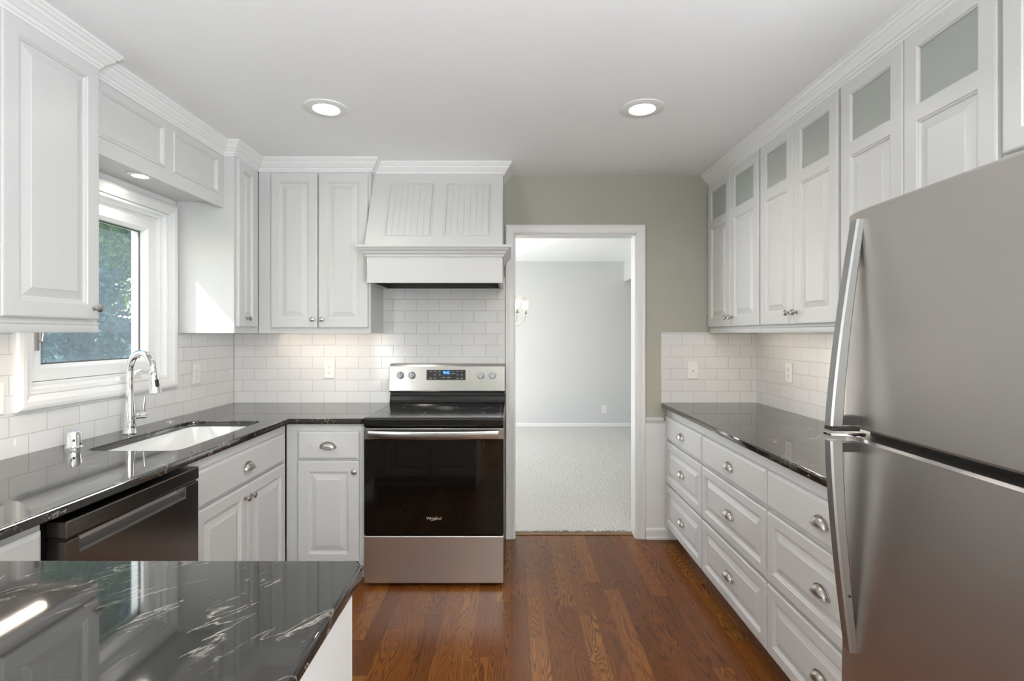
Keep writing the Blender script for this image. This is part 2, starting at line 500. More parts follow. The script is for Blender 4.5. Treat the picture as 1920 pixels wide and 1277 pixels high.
def panel_front(x0, x1, z0, z1, y_back, t, opens=(), edge=(0.006, 0.004)):
    """a door or drawer front in the xz plane looking toward -y; opens = [(x0,x1,z0,z1,kind)]"""
    mb = MB(); yf = y_back - t; e, ed = edge
    mb.quad((x1, y_back, z0), (x0, y_back, z0), (x0, y_back, z1), (x1, y_back, z1)) if not any(o[4] == 'glass' for o in opens) else None
    def rect(i, y): return [(x0 + i, y, z0 + i), (x1 - i, y, z0 + i), (x1 - i, y, z1 - i), (x0 + i, y, z1 - i)]
    mb.grid([rect(0, y_back), rect(0, yf + ed), rect(e * 0.35, yf + ed * 0.35), rect(e, yf)], close_u=True)
    xs = sorted({x0 + e, x1 - e, *[o[0] for o in opens], *[o[1] for o in opens]})
    zs = sorted({z0 + e, z1 - e, *[o[2] for o in opens], *[o[3] for o in opens]})
    for i in range(len(xs) - 1):
        for j in range(len(zs) - 1):
            cx, cz = (xs[i] + xs[i + 1]) / 2, (zs[j] + zs[j + 1]) / 2
            if any(o[0] < cx < o[1] and o[2] < cz < o[3] for o in opens): continue
            mb.quad((xs[i], yf, zs[j]), (xs[i + 1], yf, zs[j]), (xs[i + 1], yf, zs[j + 1]), (xs[i], yf, zs[j + 1]))
    for a, b_, c, d, kind in opens:
        w = min(b_ - a, d - c)
        if kind == 'raised': rings(mb, a, b_, c, d, yf, RAISED, True, min(1.0, w / 0.13))
        elif kind == 'frieze': rings(mb, a, b_, c, d, yf, FRIEZE)
        elif kind == 'glass': rings(mb, a, b_, c, d, yf, [(0, 0), (0.003, 0.004), (0.006, 0.006), (0.006, t)], False)
        elif kind == 'bead':
            rings(mb, a, b_, c, d, yf, [(0.0, 0.0), (0.002, -0.004), (0.009, -0.004), (0.012, 0.002), (0.013, 0.009)], False)
            a2, b2, c2, d2 = a + 0.013, b_ - 0.013, c + 0.013, d - 0.013
            n = max(2, round((b2 - a2) / 0.037)); st = (b2 - a2) / n; yp = yf + 0.009
            for q in range(n):
                u0 = a2 + q * st
                pr = [(u0, yp), (u0 + st - 0.007, yp), (u0 + st - 0.005, yp + 0.0018), (u0 + st - 0.003, yp), (u0 + st - 0.0015, yp + 0.0012), (u0 + st, yp)]
                mb.grid([[(u, y, c2) for u, y in pr], [(u, y, d2) for u, y in pr]])
    return mb


# hardware ------------------------------------------------------------
def knob_mb(x, y, z):
    return MB().lathe([(0.0085, 0.0), (0.0085, 0.002), (0.005, 0.004), (0.0045, 0.012), (0.0075, 0.0155), (0.0125, 0.018),
                       (0.0145, 0.0215), (0.0135, 0.0255), (0.009, 0.0285), (0.002, 0.0298)], (x, y, z), (0, -1, 0), 20)


def cup_mb(x, y, z):
    a, b_, d = 0.042, 0.030, 0.024
    mb = MB(); rows = []
    for k in range(11):
        ph = (pi / 2) * k / 10
        row = []
        for q in range(21):
            th = pi * q / 20
            cp = abs(cos(ph)) ** 0.75
            row.append((x + a * cos(th) * cp, y - 0.002 - d * sin(ph) ** 0.85 if ph > 0 else y - 0.002, z - 0.013 + b_ * sin(th) * cp))
        rows.append(row)
    mb.grid(rows)
    # inner skin, a bit smaller
    rows2 = [[(x + (px - x) * 0.95, y - 0.002 + (py - y + 0.002) * 0.93, z - 0.013 + (pz - z + 0.013) * 0.94) for px, py, pz in r] for r in rows]
    mb.grid([list(reversed(r)) for r in rows2])
    # rolled lip along the open lower edge and flange on the wall
    lip = [(x + a * cos(pi / 2 * k / 10) ** 0.75 if k < 10 else x, y - 0.002 - d * sin(pi / 2 * k / 10) ** 0.85, z - 0.013) for k in range(11)]
    lip += [(2 * x - p[0], p[1], p[2]) for p in reversed(lip[:-1])]
    mb.tube(lip, 0.0019, 8)
    fl = [(x + (a + 0.003) * cos(pi * k / 20), y - 0.0015, z - 0.013 + (b_ + 0.003) * sin(pi * k / 20)) for k in range(21)]
    mb.tube(fl, 0.0024, 8)
    return mb


def add_knob(x, y, z, parent):
    return knob_mb(x, y, z).build('knob', M['nickel'], parent, smooth=40)


def add_cup(x, y, z, parent):
    return cup_mb(x, y, z).build('cup_pull', M['nickel'], parent, smooth=50, merge=False)


DT = 0.02   # door thickness


def door(parent, x0, x1, z0, z1, knob=None, stile=0.052, top_rail=None, kind='raised', bot_rail=None):
    tr = top_rail or stile; br = bot_rail or stile
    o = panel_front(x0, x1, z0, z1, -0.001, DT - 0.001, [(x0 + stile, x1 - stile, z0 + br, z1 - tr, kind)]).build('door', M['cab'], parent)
    if knob: add_knob(knob[0], -DT, knob[1], o)
    return o


def drawer(parent, x0, x1, z0, z1, raised=False, pull=True, pz=None):
    if raised: mb = panel_front(x0, x1, z0, z1, -0.001, DT - 0.001, [(x0 + 0.042, x1 - 0.042, z0 + 0.042, z1 - 0.042, 'raised')])
    else: mb = panel_front(x0, x1, z0, z1, -0.001, DT - 0.001, (), (0.012, 0.007))
    o = mb.build('drawer', M['cab'], parent)
    if pull: add_cup((x0 + x1) / 2, -DT, pz or (z0 + z1) / 2, o)
    return o


def base_body(parent, w, depth, x0=0.0, z1=0.882, open_top=True):
    """carcass in local coordinates: face at y=0, going back to y=depth"""
    mb = MB()
    mb.box(x0, x0 + 0.018, 0.018, depth, 0.10, z1); mb.box(w - 0.018, w, 0.018, depth, 0.10, z1)
    mb.box(x0 + 0.018, w - 0.018, 0.018, depth, 0.10, 0.118); mb.box(x0 + 0.018, w - 0.018, depth - 0.008, depth, 0.118, z1)
    mb.build('carcass', M['cab'], parent, merge=False)
    MB().box(x0, w, 0.075, 0.09, 0.002, 0.10).build('toe_kick', M['cab'], parent)


def frame(parent, w, z0, z1, x0=0.0, name='face_frame'):
    MB().box(x0, w, 0.0, 0.018, z0, z1).build(name, M['cab'], parent)


# ------------------------------------------------------------------ the room
CEIL = 2.438
YB, XL, XR = 3.438, -1.872, 1.647           # wall planes (tile fronts sit 8 mm in front)
idm = lambda u, v, w: (u, v, w)
xz = lambda u, v, w: (u, w, v)
yz = lambda u, v, w: (w, u, v)

struct(MB().box(-2.03, 1.80, -3.3, 3.50, -0.06, 0.0).build('floor', M['oak']))
struct(MB().cells([-2.03, 1.80, 4.40], [-3.3, 3.44, 7.75], lambda x, y: y < 3.44 and x > 1.80, CEIL, CEIL + 0.08).build('ceiling', M['ceil']))

# back wall with the doorway
D0, D1, DZ = 0.018, 0.831, 2.042
wb = struct(MB().cells([-2.03, D0, D1, 1.80], [0, DZ, CEIL], lambda x, z: D0 < x < D1 and z < DZ, YB, 3.545, xz).build('wall_back', M['sage']))
MB().box(-1.862, -0.046, 3.430, YB - 0.0005, 0.90, 1.75).build('tile_backsplash', M['tile_x'], wb)
MB().box(1.000, XR - 0.001, 3.430, YB - 0.0005, 0.90, 1.384).build('tile_backsplash', M['tile_x'], wb, bevel=0.002)

# left wall: sink window and an unseen breakfast-end opening added to let light in
WY0, WY1, WZ0, WZ1 = 1.970, 2.775, 1.136, 2.02
hole = lambda y, z: (WY0 < y < WY1 and WZ0 < z < WZ1) or (-1.6 < y < -0.2 and 0.4 < z < 1.65)
wl_ = struct(MB().cells([-3.3, -1.6, -0.2, WY0, WY1, 3.545], [0, 0.4, WZ0, 1.65, WZ1, CEIL], hole, -2.03, XL, yz).build('wall_left', M['white_wall']))
MB().cells([0.3, WY0 - 0.03, WY1 + 0.03, 3.4295], [0.90, WZ0 - 0.03, 1.39], lambda y, z: WY0 - 0.03 < y < WY1 + 0.03 and z > WZ0 - 0.03, XL + 0.0005, -1.864, yz).build('tile_backsplash', M['tile_y'], wl_)

hole_r = lambda y, z: -2.4 < y < -0.6 and 0.5 < z < 2.0  # unseen opening added for the right-hand fill lamp
wr = struct(MB().cells([-3.3, -2.4, -0.6, 3.545], [0, 0.5, 2.0, CEIL], hole_r, XR, 1.80, yz).build('wall_right', M['sage']))
MB().box(1.639, XR - 0.0005, 1.20, 3.4295, 0.90, 1.39).build('tile_backsplash', M['tile_y'], wr)
struct(MB().box(-2.03, 1.80, -3.42, -3.3, 0, CEIL).build('wall_rear', M['sage']))

# doorway casing and jambs
d1 = bpy.data.objects.new('door_1', None); COL.objects.link(d1); struct(d1); d1.location = (0.42, YB, 0)
CW = 0.061
cas = [(0, 0.0), (0, 0.016), (0.004, 0.020), (0.012, 0.020), (0.018, 0.017), (0.045, 0.014), (0.052, 0.016), (0.057, 0.013), (CW, 0.009), (CW, 0.0)]
mb = MB().sweep([(D0 - CW, 0.001), (D0 - CW, DZ + CW), (D1 + CW, DZ + CW), (D1 + CW, 0.001)], cas, lambda u, v, w: (u - 0.42, -0.0005 - w, v))
mb.build('door_casing', M['trim'], d1, smooth=25)
mb = MB().box(D0 - 0.42, D0 + 0.006 - 0.42, -0.002, 0.112, 0.001, DZ); mb.box(D1 - 0.006 - 0.42, D1 - 0.42, -0.002, 0.112, 0.001, DZ)
mb.box(D0 - 0.42, D1 - 0.42, -0.002, 0.112, DZ - 0.006, DZ)
mb.build('door_jamb', M['trim'], d1, merge=False)

# chair rail, wainscot and baseboard right of the doorway
struct(MB().box(D1 + CW + 0.001, 1.645, YB - 0.010, YB - 0.0005, 0.0, 0.79).build('trim_3', M['trim']))
struct(MB().sweep([(D1 + CW + 0.001, 0), (1.012, 0)], [(0.0105, 0.782), (0.016, 0.782), (0.019, 0.790), (0.024, 0.796), (0.024, 0.803), (0.028, 0.806), (0.028, 0.813), (0.0005, 0.813), (0.0005, 0.79), (0.0105, 0.79)],
                  lambda u, v, w: (u, YB + v, w)).build('trim_4', M['trim'], smooth=25))
struct(MB().sweep([(D1 + CW + 0.001, 0), (1.10, 0)], [(0.0105, 0.001), (0.026, 0.001), (0.026, 0.014), (0.022, 0.02), (0.021, 0.062), (0.016, 0.072), (0.0105, 0.075)],
                  lambda u, v, w: (u, YB + v, w)).build('baseboard_back', M['trim'], smooth=25))

# dining room beyond
YF = 7.53
struct(MB().box(-2.03, 4.40, YF, YF + 0.1, 0, CEIL).build('wall_far', M['dining']))
dl = struct(MB().cells([3.545, 4.5, 6.7, YF], [0, 0.5, 2.2, CEIL], lambda y, z: 4.5 < y < 6.7 and 0.5 < z < 2.2, -2.03, -1.91, yz).build('wall_dining_left', M['dining']))
struct(MB().box(1.645, 1.77, 3.545, YF, 2.14, CEIL).build('wall_header', M['dining']))
struct(MB().box(4.30, 4.40, 3.545, YF, 0, CEIL).build('wall_dining_right', M['dining']))
struct(MB().box(1.80, 4.40, 3.445, 3.545, 0, CEIL).build('wall_dining_near', M['dining']))
struct(MB().box(-2.03, 4.40, 3.50, YF + 0.1, -0.06, -0.001).build('floor_dining', M['threshold']))
struct(MB().sweep([(-1.90, 0), (4.29, 0)], [(0.0005, 0.012), (0.014, 0.012), (0.014, 0.052), (0.008, 0.062), (0.0005, 0.062)], lambda u, v, w: (u, YF + v, w)).build('baseboard_far', M['trim']))

# carpet: one field of pile
def carpet():
    v, f = [], []
    def g(xs, ys, amp):
        n = len(v)
        for y in ys:
            for x in xs:
                e = random.uniform(-0.006, 0.006) if abs(y - ys[0]) < 1e-6 and ys[0] < 3.6 else 0
                v.append((x, y + e, 0.013 + random.uniform(-amp, amp)))
        nx = len(xs)
        for j in range(len(ys) - 1):
            for i in range(nx - 1):
                a = n + j * nx + i; f.append((a, a + 1, a + nx + 1, a + nx))
        # rolled-under front edge
        return n, nx
    n, nx = g([0.024 + 0.801 * i / 130 for i in range(131)], [3.535 + 0.008 * j for j in range(2)], 0.004)
    for i in range(nx - 1):
        k = len(v); a, b_ = v[n + i], v[n + i + 1]
        v.extend([(a[0], a[1] + 0.004, 0.0), (b_[0], b_[1] + 0.004, 0.0)]); f.append((k, k + 1, n + i + 1, n + i))
    g([0.0 + 1.65 * i / 150 for i in range(151)], [3.543 + (YF - 3.544) * j / 330 for j in range(331)], 0.0022)
    g([-1.90, 0.0], [3.546, YF - 0.001], 0.0); g([1.65, 4.29], [3.546, YF - 0.001], 0.0)
    # tufts fraying along the doorway edge
    for _ in range(700):
        x = random.uniform(0.026, 0.823); y = 3.536 + random.uniform(-0.012, 0.004); h = random.uniform(0.006, 0.016); w = random.uniform(0.001, 0.0025)
        k = len(v); dx, dy = random.uniform(-0.004, 0.004), random.uniform(-0.006, 0.002)
        v.extend([(x - w, y, 0.001), (x + w, y, 0.001), (x + dx, y + dy, h)]); f.append((k, k + 1, k + 2))
    me = bpy.data.meshes.new('carpet'); me.from_pydata(v, [], f)
    o = link('carpet', me, M['carpet'])
    tag(o, 'cream cut-pile carpet covering the dining room beyond the doorway', 'carpet', kind='stuff')
carpet()
struct(MB().box(D0 + 0.007, D1 - 0.007, 3.492, 3.528, 0.0005, 0.006).build('trim_5', M['threshold'], bevel=0.002))


# ------------------------------------------------------------------ sink window
w1 = bpy.data.objects.new('window_1', None); COL.objects.link(w1); struct(w1); w1.location = (XL, 2.37, WZ0)
def wmap(u, v, w): return (w - XL, u - 2.37, v - WZ0)     # u=y, v=z, w=x
wc = 0.058
casw = [(0, 0.0), (0, 0.012), (0.006, 0.020), (0.018, 0.024), (0.034, 0.022), (0.046, 0.014), (wc, 0.010), (wc, 0.0)]
# travel so that the right-hand side points into the opening: clockwise seen in (y, z)
mb = MB().sweep([(WY0 - wc, WZ0 - wc), (WY0 - wc, WZ1 + wc), (WY1 + wc, WZ1 + wc), (WY1 + wc, WZ0 - wc)], casw, lambda u, v, w: wmap(u, v, XL + 0.0085 + w), closed=True)
mb.build('window_casing', M['trim'], w1, smooth=25)
GX = -1.945
GY0, GY1, GZ0, GZ1 = 2.082, 2.685, 1.222, 1.936
fr = [(0, -2.028), (0, XL + 0.010), (0.004, XL + 0.012), (0.014, XL + 0.010), (0.016, XL - 0.012), (0.030, XL - 0.014), (0.034, XL - 0.034), (0.044, XL - 0.036), (0.046, -2.028)]
mb = MB().sweep([(WY0 + .001, WZ0 + .001), (WY0 + .001, WZ1 - .001), (WY1 - .001, WZ1 - .001), (WY1 - .001, WZ0 + .001)], fr, wmap, closed=True)
mb.build('window_frame', M['vinyl'], w1, smooth=25)
S0, S1, T0, T1 = WY0 + 0.048, WY1 - 0.048, WZ0 + 0.048, WZ1 - 0.048
sw = (GY0 - S0)
sash = [(0, GX - 0.03), (0, XL - 0.030), (sw * 0.75, XL - 0.030), (sw, XL - 0.045), (sw, GX - 0.03)]
mb = MB().sweep([(S0, T0), (S0, T1), (S1, T1), (S1, T0)], sash, wmap, closed=True)
mb.build('window_sash', M['vinyl'], w1, smooth=25)
gk = [(sw - 0.002, GX + 0.003), (sw - 0.002, GX + 0.010), (sw + 0.006, GX + 0.010), (sw + 0.006, GX + 0.003)]
MB().sweep([(S0, T0), (S0, T1), (S1, T1), (S1, T0)], gk, wmap, closed=True).build('window_gasket', M['darkgrey'], w1)
mb = MB(); mb.box(*[GX - XL - 0.002, GX - XL + 0.002], S0 + sw * 0.9 - 2.37, S1 - sw * 0.9 - 2.37, T0 + sw * 0.9 - WZ0, T1 - sw * 0.9 - WZ0)
mb.build('window_glass', M['glass'], w1)
# crank operator and lock
mb = MB().box(-0.012, 0.012, 0.06, 0.20, 0.015, 0.036)
mb.tube([(0.008, 0.15, 0.03), (0.022, 0.15, 0.048), (0.028, 0.17, 0.056), (0.03, 0.215, 0.046), (0.03, 0.24, 0.040)], [0.008, 0.008, 0.007, 0.007, 0.008], 10)
mb.build('window_crank', M['white_plastic'], w1, bevel=0.002, merge=False)
mb = MB().box(-0.028, -0.018, S0 - 2.37 + 0.020, S0 - 2.37 + 0.030, 0.17, 0.25)
mb.tube([(-0.02, S0 - 2.37 + 0.025, 0.205), (-0.004, S0 - 2.37 + 0.027, 0.21), (-0.002, S0 - 2.37 + 0.03, 0.245)], 0.005, 8)
mb.build('window_lock', M['nickel'], w1, merge=False)

# unseen windows that let light in: breakfast end (added for fill), dining room (frames only seen in reflections)
for nm, x, y0, y1, z0, z1 in (('added_window_2', -1.95, -1.6, -0.2, 0.4, 1.65), ('added_window_3', 1.72, -2.4, -0.6, 0.5, 2.0), ('window_4', -1.95, 4.5, 6.7, 0.5, 2.2)):
    mb = MB(); m_ = (y0 + y1) / 2
    for a, b_, c, d in ((y0, y0 + .05, z0, z1), (y1 - .05, y1, z0, z1), (y0, y1, z0, z0 + .05), (y0, y1, z1 - .05, z1), (m_ - .025, m_ + .025, z0, z1)):
        mb.box(x - 0.03, x - 0.005, a, b_, c, d)
    struct(mb.build(nm, M['vinyl'], merge=False))


# ------------------------------------------------------------------ crown mouldings
CR = [(0.0, CEIL - 0.0005), (0.0, 2.362), (0.007, 2.362), (0.008, 2.370), (0.014, 2.374), (0.016, 2.383), (0.022, 2.386), (0.030, 2.397), (0.038, 2.404),
      (0.040, 2.412), (0.047, 2.416), (0.052, 2.424), (0.057, 2.427), (0.057, CEIL - 0.0005)]
UX, UY = -1.548, 3.125        # faces of the left and back wall cabinets
VX = -1.605                   # face of the frieze over the window
HX0, HX1 = -0.846, -0.056     # hood
crown_path = [(UX, 0.85), (UX, 1.91), (VX, 1.91), (VX, 2.85), (UX, 2.85), (UX, UY), (-0.862, UY), (-0.862, 3.200), (HX1, 3.200), (HX1, YB - 0.001)]
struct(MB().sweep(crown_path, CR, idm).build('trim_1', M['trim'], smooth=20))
RX = 1.325
struct(MB().sweep([(RX, YB - 0.001), (RX, 0.35)], CR, idm).build('trim_2', M['trim'], smooth=20))


# ------------------------------------------------------------------ left and back wall cabinets
def wall_box(parent, w, depth, z0, z1, mat=None):
    mb = MB(); t = 0.016
    mb.box(0, t, 0.018, depth, z0, z1); mb.box(w - t, w, 0.018, depth, z0, z1)
    mb.box(t, w - t, 0.018, depth, z0 + 0.02, z0 + 0.02 + t); mb.box(t, w - t, 0.018, depth, z1 - t, z1); mb.box(t, w - t, depth - 0.008, depth, z0 + 0.02 + t, z1 - t)
    mb.build('carcass', mat or M['cab'], parent, merge=False)


def led(parent, x0, x1, y, z, energy):
    MB().box(x0, x1, y, y + 0.03, z - 0.012, z).build('light_bar', M['ledbar'], parent)
    return (x0 + x1) / 2


ZB = 1.379
wc1 = thing('wall_cabinet', 'tall white wall cabinet at the left edge, overlapping the window, with one knob', 'cabinet', (UX, 1.12, ZB), pi / 2)
wall_box(wc1, 0.79, 0.318, 0.0, 2.375 - ZB)
MB().box(0, 0.79, 0, 0.018, 0.0, 2.375 - ZB).build('face_frame', M['cab'], wc1)
MB().sweep([(0, 0), (0.79, 0)], [(-0.0, 0.0), (0.003, 0.0), (0.005, 0.004), (0.005, 0.026), (0.008, 0.030), (0.008, 0.036), (-0.0, 0.036)], lambda u, v, w: (u, v + 0.0, w)).build('light_rail', M['cab'], wc1, smooth=30)
door(wc1, 0.415, 0.778, 0.048, 2.355 - ZB, knob=(0.752, 0.088))
door(wc1, 0.025, 0.395, 0.048, 2.355 - ZB, knob=(0.055, 0.088))
led(wc1, 0.15, 0.65, 0.06, 0.018, 3)

wc2 = thing('wall_cabinet', 'narrow white wall cabinet filling the corner just right of the window', 'cabinet', (UX, 2.85, ZB), pi / 2)
wall_box(wc2, 0.575, 0.318, 0.0, 2.375 - ZB)
MB().box(0, 0.272, 0, 0.018, 0.0, 2.375 - ZB).build('face_frame', M['cab'], wc2)
door(wc2, 0.018, 0.222, 0.036, 2.355 - ZB, knob=(0.10, 0.085))

wc3 = thing('wall_cabinet', 'white two-door wall cabinet on the back wall beside the range hood', 'cabinet', (-1.548, UY, ZB), 0)
mb = MB(); t = 0.016; w = 0.686; dp = 0.304; z1 = 2.375 - ZB
mb.box(0.0, t, 0.018, dp, 0, z1); mb.box(w - t, w, 0.018, dp, 0, z1); mb.box(t, w - t, 0.018, dp, .02, .036); mb.box(t, w - t, 0.018, dp, z1 - t, z1)
mb.build('carcass', M['cab'], wc3, merge=False)
MB().box(0.002, w, 0, 0.018, 0, z1).build('face_frame', M['cab'], wc3)
door(wc3, 0.084, 0.366, 0.032, 2.348 - ZB, knob=(0.342, 0.082))
door(wc3, 0.374, 0.672, 0.032, 2.348 - ZB, knob=(0.398, 0.082))
led(wc3, 0.05, 0.6, 0.06, 0.018, 3)

# frieze over the window with its soffit
fz = thing('window_frieze', 'white two-panel frieze bridging the wall cabinets above the sink window', 'frieze', (VX, 1.912, 2.074), pi / 2)
panel_front(0.0, 0.936, 0.0, 0.30, 0.02, 0.02, [(0.075, 0.455, 0.066, 0.262, 'frieze'), (0.515, 0.885, 0.066, 0.262, 'frieze')], (0.002, 0.002)).build('frieze_panel', M['cab'], fz)
MB().box(0.0, 0.936, 0.021, 0.264, 0.036, 0.05).build('soffit', M['cab'], fz)

# range hood
hood = thing('range_hood', 'white wooden range hood with beadboard panels above the range', 'range hood', (HX0, 0, 0), 0)
HW = HX1 - HX0
slope = math.atan2(3.192 - 2.985, 2.372 - 1.884); sl = math.hypot(0.207, 0.488)
mb = panel_front(-0.0145, HW, 0, sl, 0.02, 0.02, [(0.088, 0.372, 0.135 * sl, 0.875 * sl, 'bead'), (0.438, 0.722, 0.135 * sl, 0.875 * sl, 'bead')], (0.001, 0.001))
mb.xf(Matrix.Translation((0, 2.985, 1.884)) @ Matrix.Rotation(-slope, 4, 'X') @ Matrix.Translation((0, 0.0, 0)))
mb.build('canopy', M['cab'], hood)
for x in (-0.0145, HW - 0.016):
    mb = MB(); a = [(2.992, 1.884), (3.20, 2.372), (YB - 0.009, 2.372), (YB - 0.009, 1.884)]
    mb.grid([[(x, y, z) for y, z in a], [(x + 0.016, y, z) for y, z in a]], close_u=True)
    mb.quad(*[(x, y, z) for y, z in a]); mb.quad(*[(x + 0.016, y, z) for y, z in reversed(a)])
    mb.build('canopy_side', M['cab'], hood)
mb = MB().box(0, HW, 2.985, 3.003, 1.672, 1.884); mb.box(0, 0.018, 3.003, YB - 0.009, 1.672, 1.884); mb.box(HW - 0.018, HW, 3.003, YB - 0.009, 1.672, 1.884)
mb.build('apron', M['cab'], hood, merge=False)
LG = [(0.0, 1.822), (0.008, 1.824), (0.010, 1.836), (0.020, 1.842), (0.024, 1.853), (0.036, 1.861), (0.042, 1.872), (0.050, 1.874), (0.050, 1.886), (0.0, 1.886)]
MB().sweep([(0.0, 3.105), (0.0, 2.985), (HW, 2.985), (HW, YB - 0.0095)], [(o, h) for o, h in LG], idm)
mb = MB().sweep([(0.0, 3.10), (0.0, 2.985), (HW, 2.985), (HW, YB - 0.0095)], LG, idm); mb.build('ledge_moulding', M['cab'], hood, smooth=20)
mb = MB().box(0.03, HW - 0.03, 3.01, YB - 0.02, 1.70, 1.72); mb.box(0.02, 0.03, 3.005, YB - 0.02, 1.676, 1.72); mb.box(HW - 0.03, HW - 0.02, 3.005, YB - 0.02, 1.676, 1.72)
mb.box(0.03, HW - 0.03, 3.395, YB - 0.02, 1.676, 1.70)
mb.box(0.03, HW - 0.03, 3.005, 3.02, 1.676, 1.70)
mb.build('vent_liner', M['dark'], hood, merge=False)

# ------------------------------------------------------------------ base cabinets, left and back
FX = -1.241
sb = thing('sink_base_cabinet', 'white two-door base cabinet under the sink, right of the dishwasher', 'cabinet', (FX, 1.965, 0), pi / 2)
base_body(sb, 0.835, 0.60)
frame(sb, 0.835, 0.10, 0.882)
drawer(sb, 0.010, 0.795, 0.690, 0.838, pull=True)
door(sb, 0.010, 0.398, 0.115, 0.678, knob=(0.376, 0.622))
door(sb, 0.403, 0.795, 0.115, 0.678, knob=(0.428, 0.622))

bc = thing('base_cabinet', 'white base cabinet with one drawer and one door, left of the range', 'cabinet', (-1.86, 2.812, 0), 0)
mb = MB().box(1.036, 1.054, 0.018, 0.60, 0.10, 0.882); mb.box(0.0, 0.018, 0.018, 0.60, 0.10, 0.882); mb.box(0.018, 1.036, 0.018, 0.60, 0.10, 0.118)
mb.build('carcass', M['cab'], bc, merge=False)
frame(bc, 1.054, 0.10, 0.882, 0.622)
MB().box(0.70, 1.054, 0.075, 0.09, 0.002, 0.10).build('toe_kick', M['cab'], bc)
drawer(bc, 0.690, 1.026, 0.690, 0.842)
door(bc, 0.690, 1.026, 0.115, 0.680, knob=(1.003, 0.625), stile=0.058)

nc = thing('base_cabinet', 'white base cabinet at the left edge, between peninsula and dishwasher', 'cabinet', (FX, 1.045, 0), pi / 2)
base_body(nc, 0.300, 0.60)
frame(nc, 0.300, 0.10, 0.882)
drawer(nc, 0.012, 0.288, 0.700, 0.862)
door(nc, 0.012, 0.288, 0.115, 0.688, knob=(0.04, 0.63))

pc = thing('peninsula_cabinet', 'white peninsula base cabinet in the foreground under the granite slab', 'cabinet', (-0.322, 1.012, 0), pi)
base_body(pc, 0.915, 0.60)
frame(pc, 0.915, 0.10, 0.882)
for a, b_, kx in ((0.012, 0.395, 0.37), (0.402, 0.800, 0.428)):
    door(pc, a, b_, 0.115, 0.862, knob=(kx, 0.80))
MB().box(-0.006, 0.0, 0.0, 0.60, 0.002, 0.882).build('end_panel', M['cab'], pc)

# ------------------------------------------------------------------ countertops
def curve_slab(name, outer, holes, z0, z1, bev, mat):
    c = bpy.data.curves.new(name, 'CURVE'); c.dimensions = '2D'; c.fill_mode = 'BOTH'
    c.extrude = (z1 - z0) / 2 - bev; c.bevel_depth = bev; c.bevel_resolution = 2; c.offset = -bev
    for poly in [outer] + holes:
        s = c.splines.new('POLY'); s.points.add(len(poly) - 1); s.use_cyclic_u = True
        for p, q in zip(s.points, poly): p.co = (q[0], q[1], 0, 1)
    o = bpy.data.objects.new(name, c); COL.objects.link(o)
    dg = bpy.context.evaluated_depsgraph_get(); me = bpy.data.meshes.new_from_object(o.evaluated_get(dg))
    bpy.data.objects.remove(o); bpy.data.curves.remove(c)
    me.transform(Matrix.Translation((0, 0, (z0 + z1) / 2)))
    return link(name, me, mat)


def rrect(x0, x1, y0, y1, r, n=6):
    p = []
    for cx, cy, a0 in ((x1 - r, y1 - r, 0), (x0 + r, y1 - r, 90), (x0 + r, y0 + r, 180), (x1 - r, y0 + r, 270)):
        p += [(cx + r * cos(R(a0 + 90 * k / n)), cy + r * sin(R(a0 + 90 * k / n))) for k in range(n + 1)]
    return p


CT0, CT1 = 0.884, 0.914
SX0, SX1, SY0, SY1 = -1.695, -1.318, 2.015, 2.705
o = curve_slab('countertop', [(-1.863, 1.046), (-1.21, 1.046), (-1.21, 2.775), (-0.806, 2.775), (-0.806, 3.429), (-1.863, 3.429)], [list(reversed(rrect(SX0, SX1, SY0, SY1, 0.045)))], CT0, CT1, 0.003, M['granite'])
tag(o, 'L-shaped black granite countertop holding the sink under the window', 'countertop')
o = curve_slab('countertop', [(-1.863, 0.40), (-0.297, 0.40), (-0.297, 1.015), (-0.312, 1.042), (-1.863, 1.042)], [], CT0, CT1, 0.006, M['granite'])
tag(o, 'black veined granite countertop of the peninsula in the near foreground', 'countertop')
o = curve_slab('countertop', [(1.0, 1.30), (1.638, 1.30), (1.638, 3.429), (1.0, 3.429)], [], CT0, CT1, 0.004, M['granite'])
tag(o, 'black granite countertop over the drawers along the right wall', 'countertop')

# sink
sk = thing('kitchen_sink', 'white undermount kitchen sink set into the black granite below the window', 'sink', ((SX0 + SX1) / 2, (SY0 + SY1) / 2, 0.70), 0)
cx_, cy_ = (SX0 + SX1) / 2, (SY0 + SY1) / 2
mb = MB(); rows = []
for grow, z, r in ((0.028, 0.1835, 0.06), (0.004, 0.1835, 0.05), (0.002, 0.178, 0.05), (-0.004, 0.10, 0.05), (-0.012, 0.03, 0.06), (-0.03, 0.008, 0.07), (-0.06, 0.0, 0.07)):
    rows.append([(x - cx_, y - cy_, z) for x, y in rrect(SX0 - grow, SX1 + grow, SY0 - grow, SY1 + grow, r)])
mb.grid(rows, close_u=True); mb.quad(*rows[-1])
rows = [[(x * s, y * s, z) for x, y, z in rows[i]] for i, s in ((0, 1.0), (0, 1.0), (6, 1.05))]
rows[1] = [(x, y, 0.17) for x, y, z in rows[1]]; rows[2] = [(x * 1.05, y * 1.05, -0.012) for x, y, z in rows[2]]
mb.grid(rows, close_u=True); mb.quad(*rows[-1])
mb.build('basin', M['porcelain'], sk, smooth=50)
MB().lathe([(0.0, 0.001), (0.045, 0.001), (0.045, 0.004), (0.035, 0.005), (0.03, 0.002), (0.0, 0.002)], (0, 0, 0), (0, 0, 1), 24, False).build('drain', M['chrome'], sk, smooth=40)

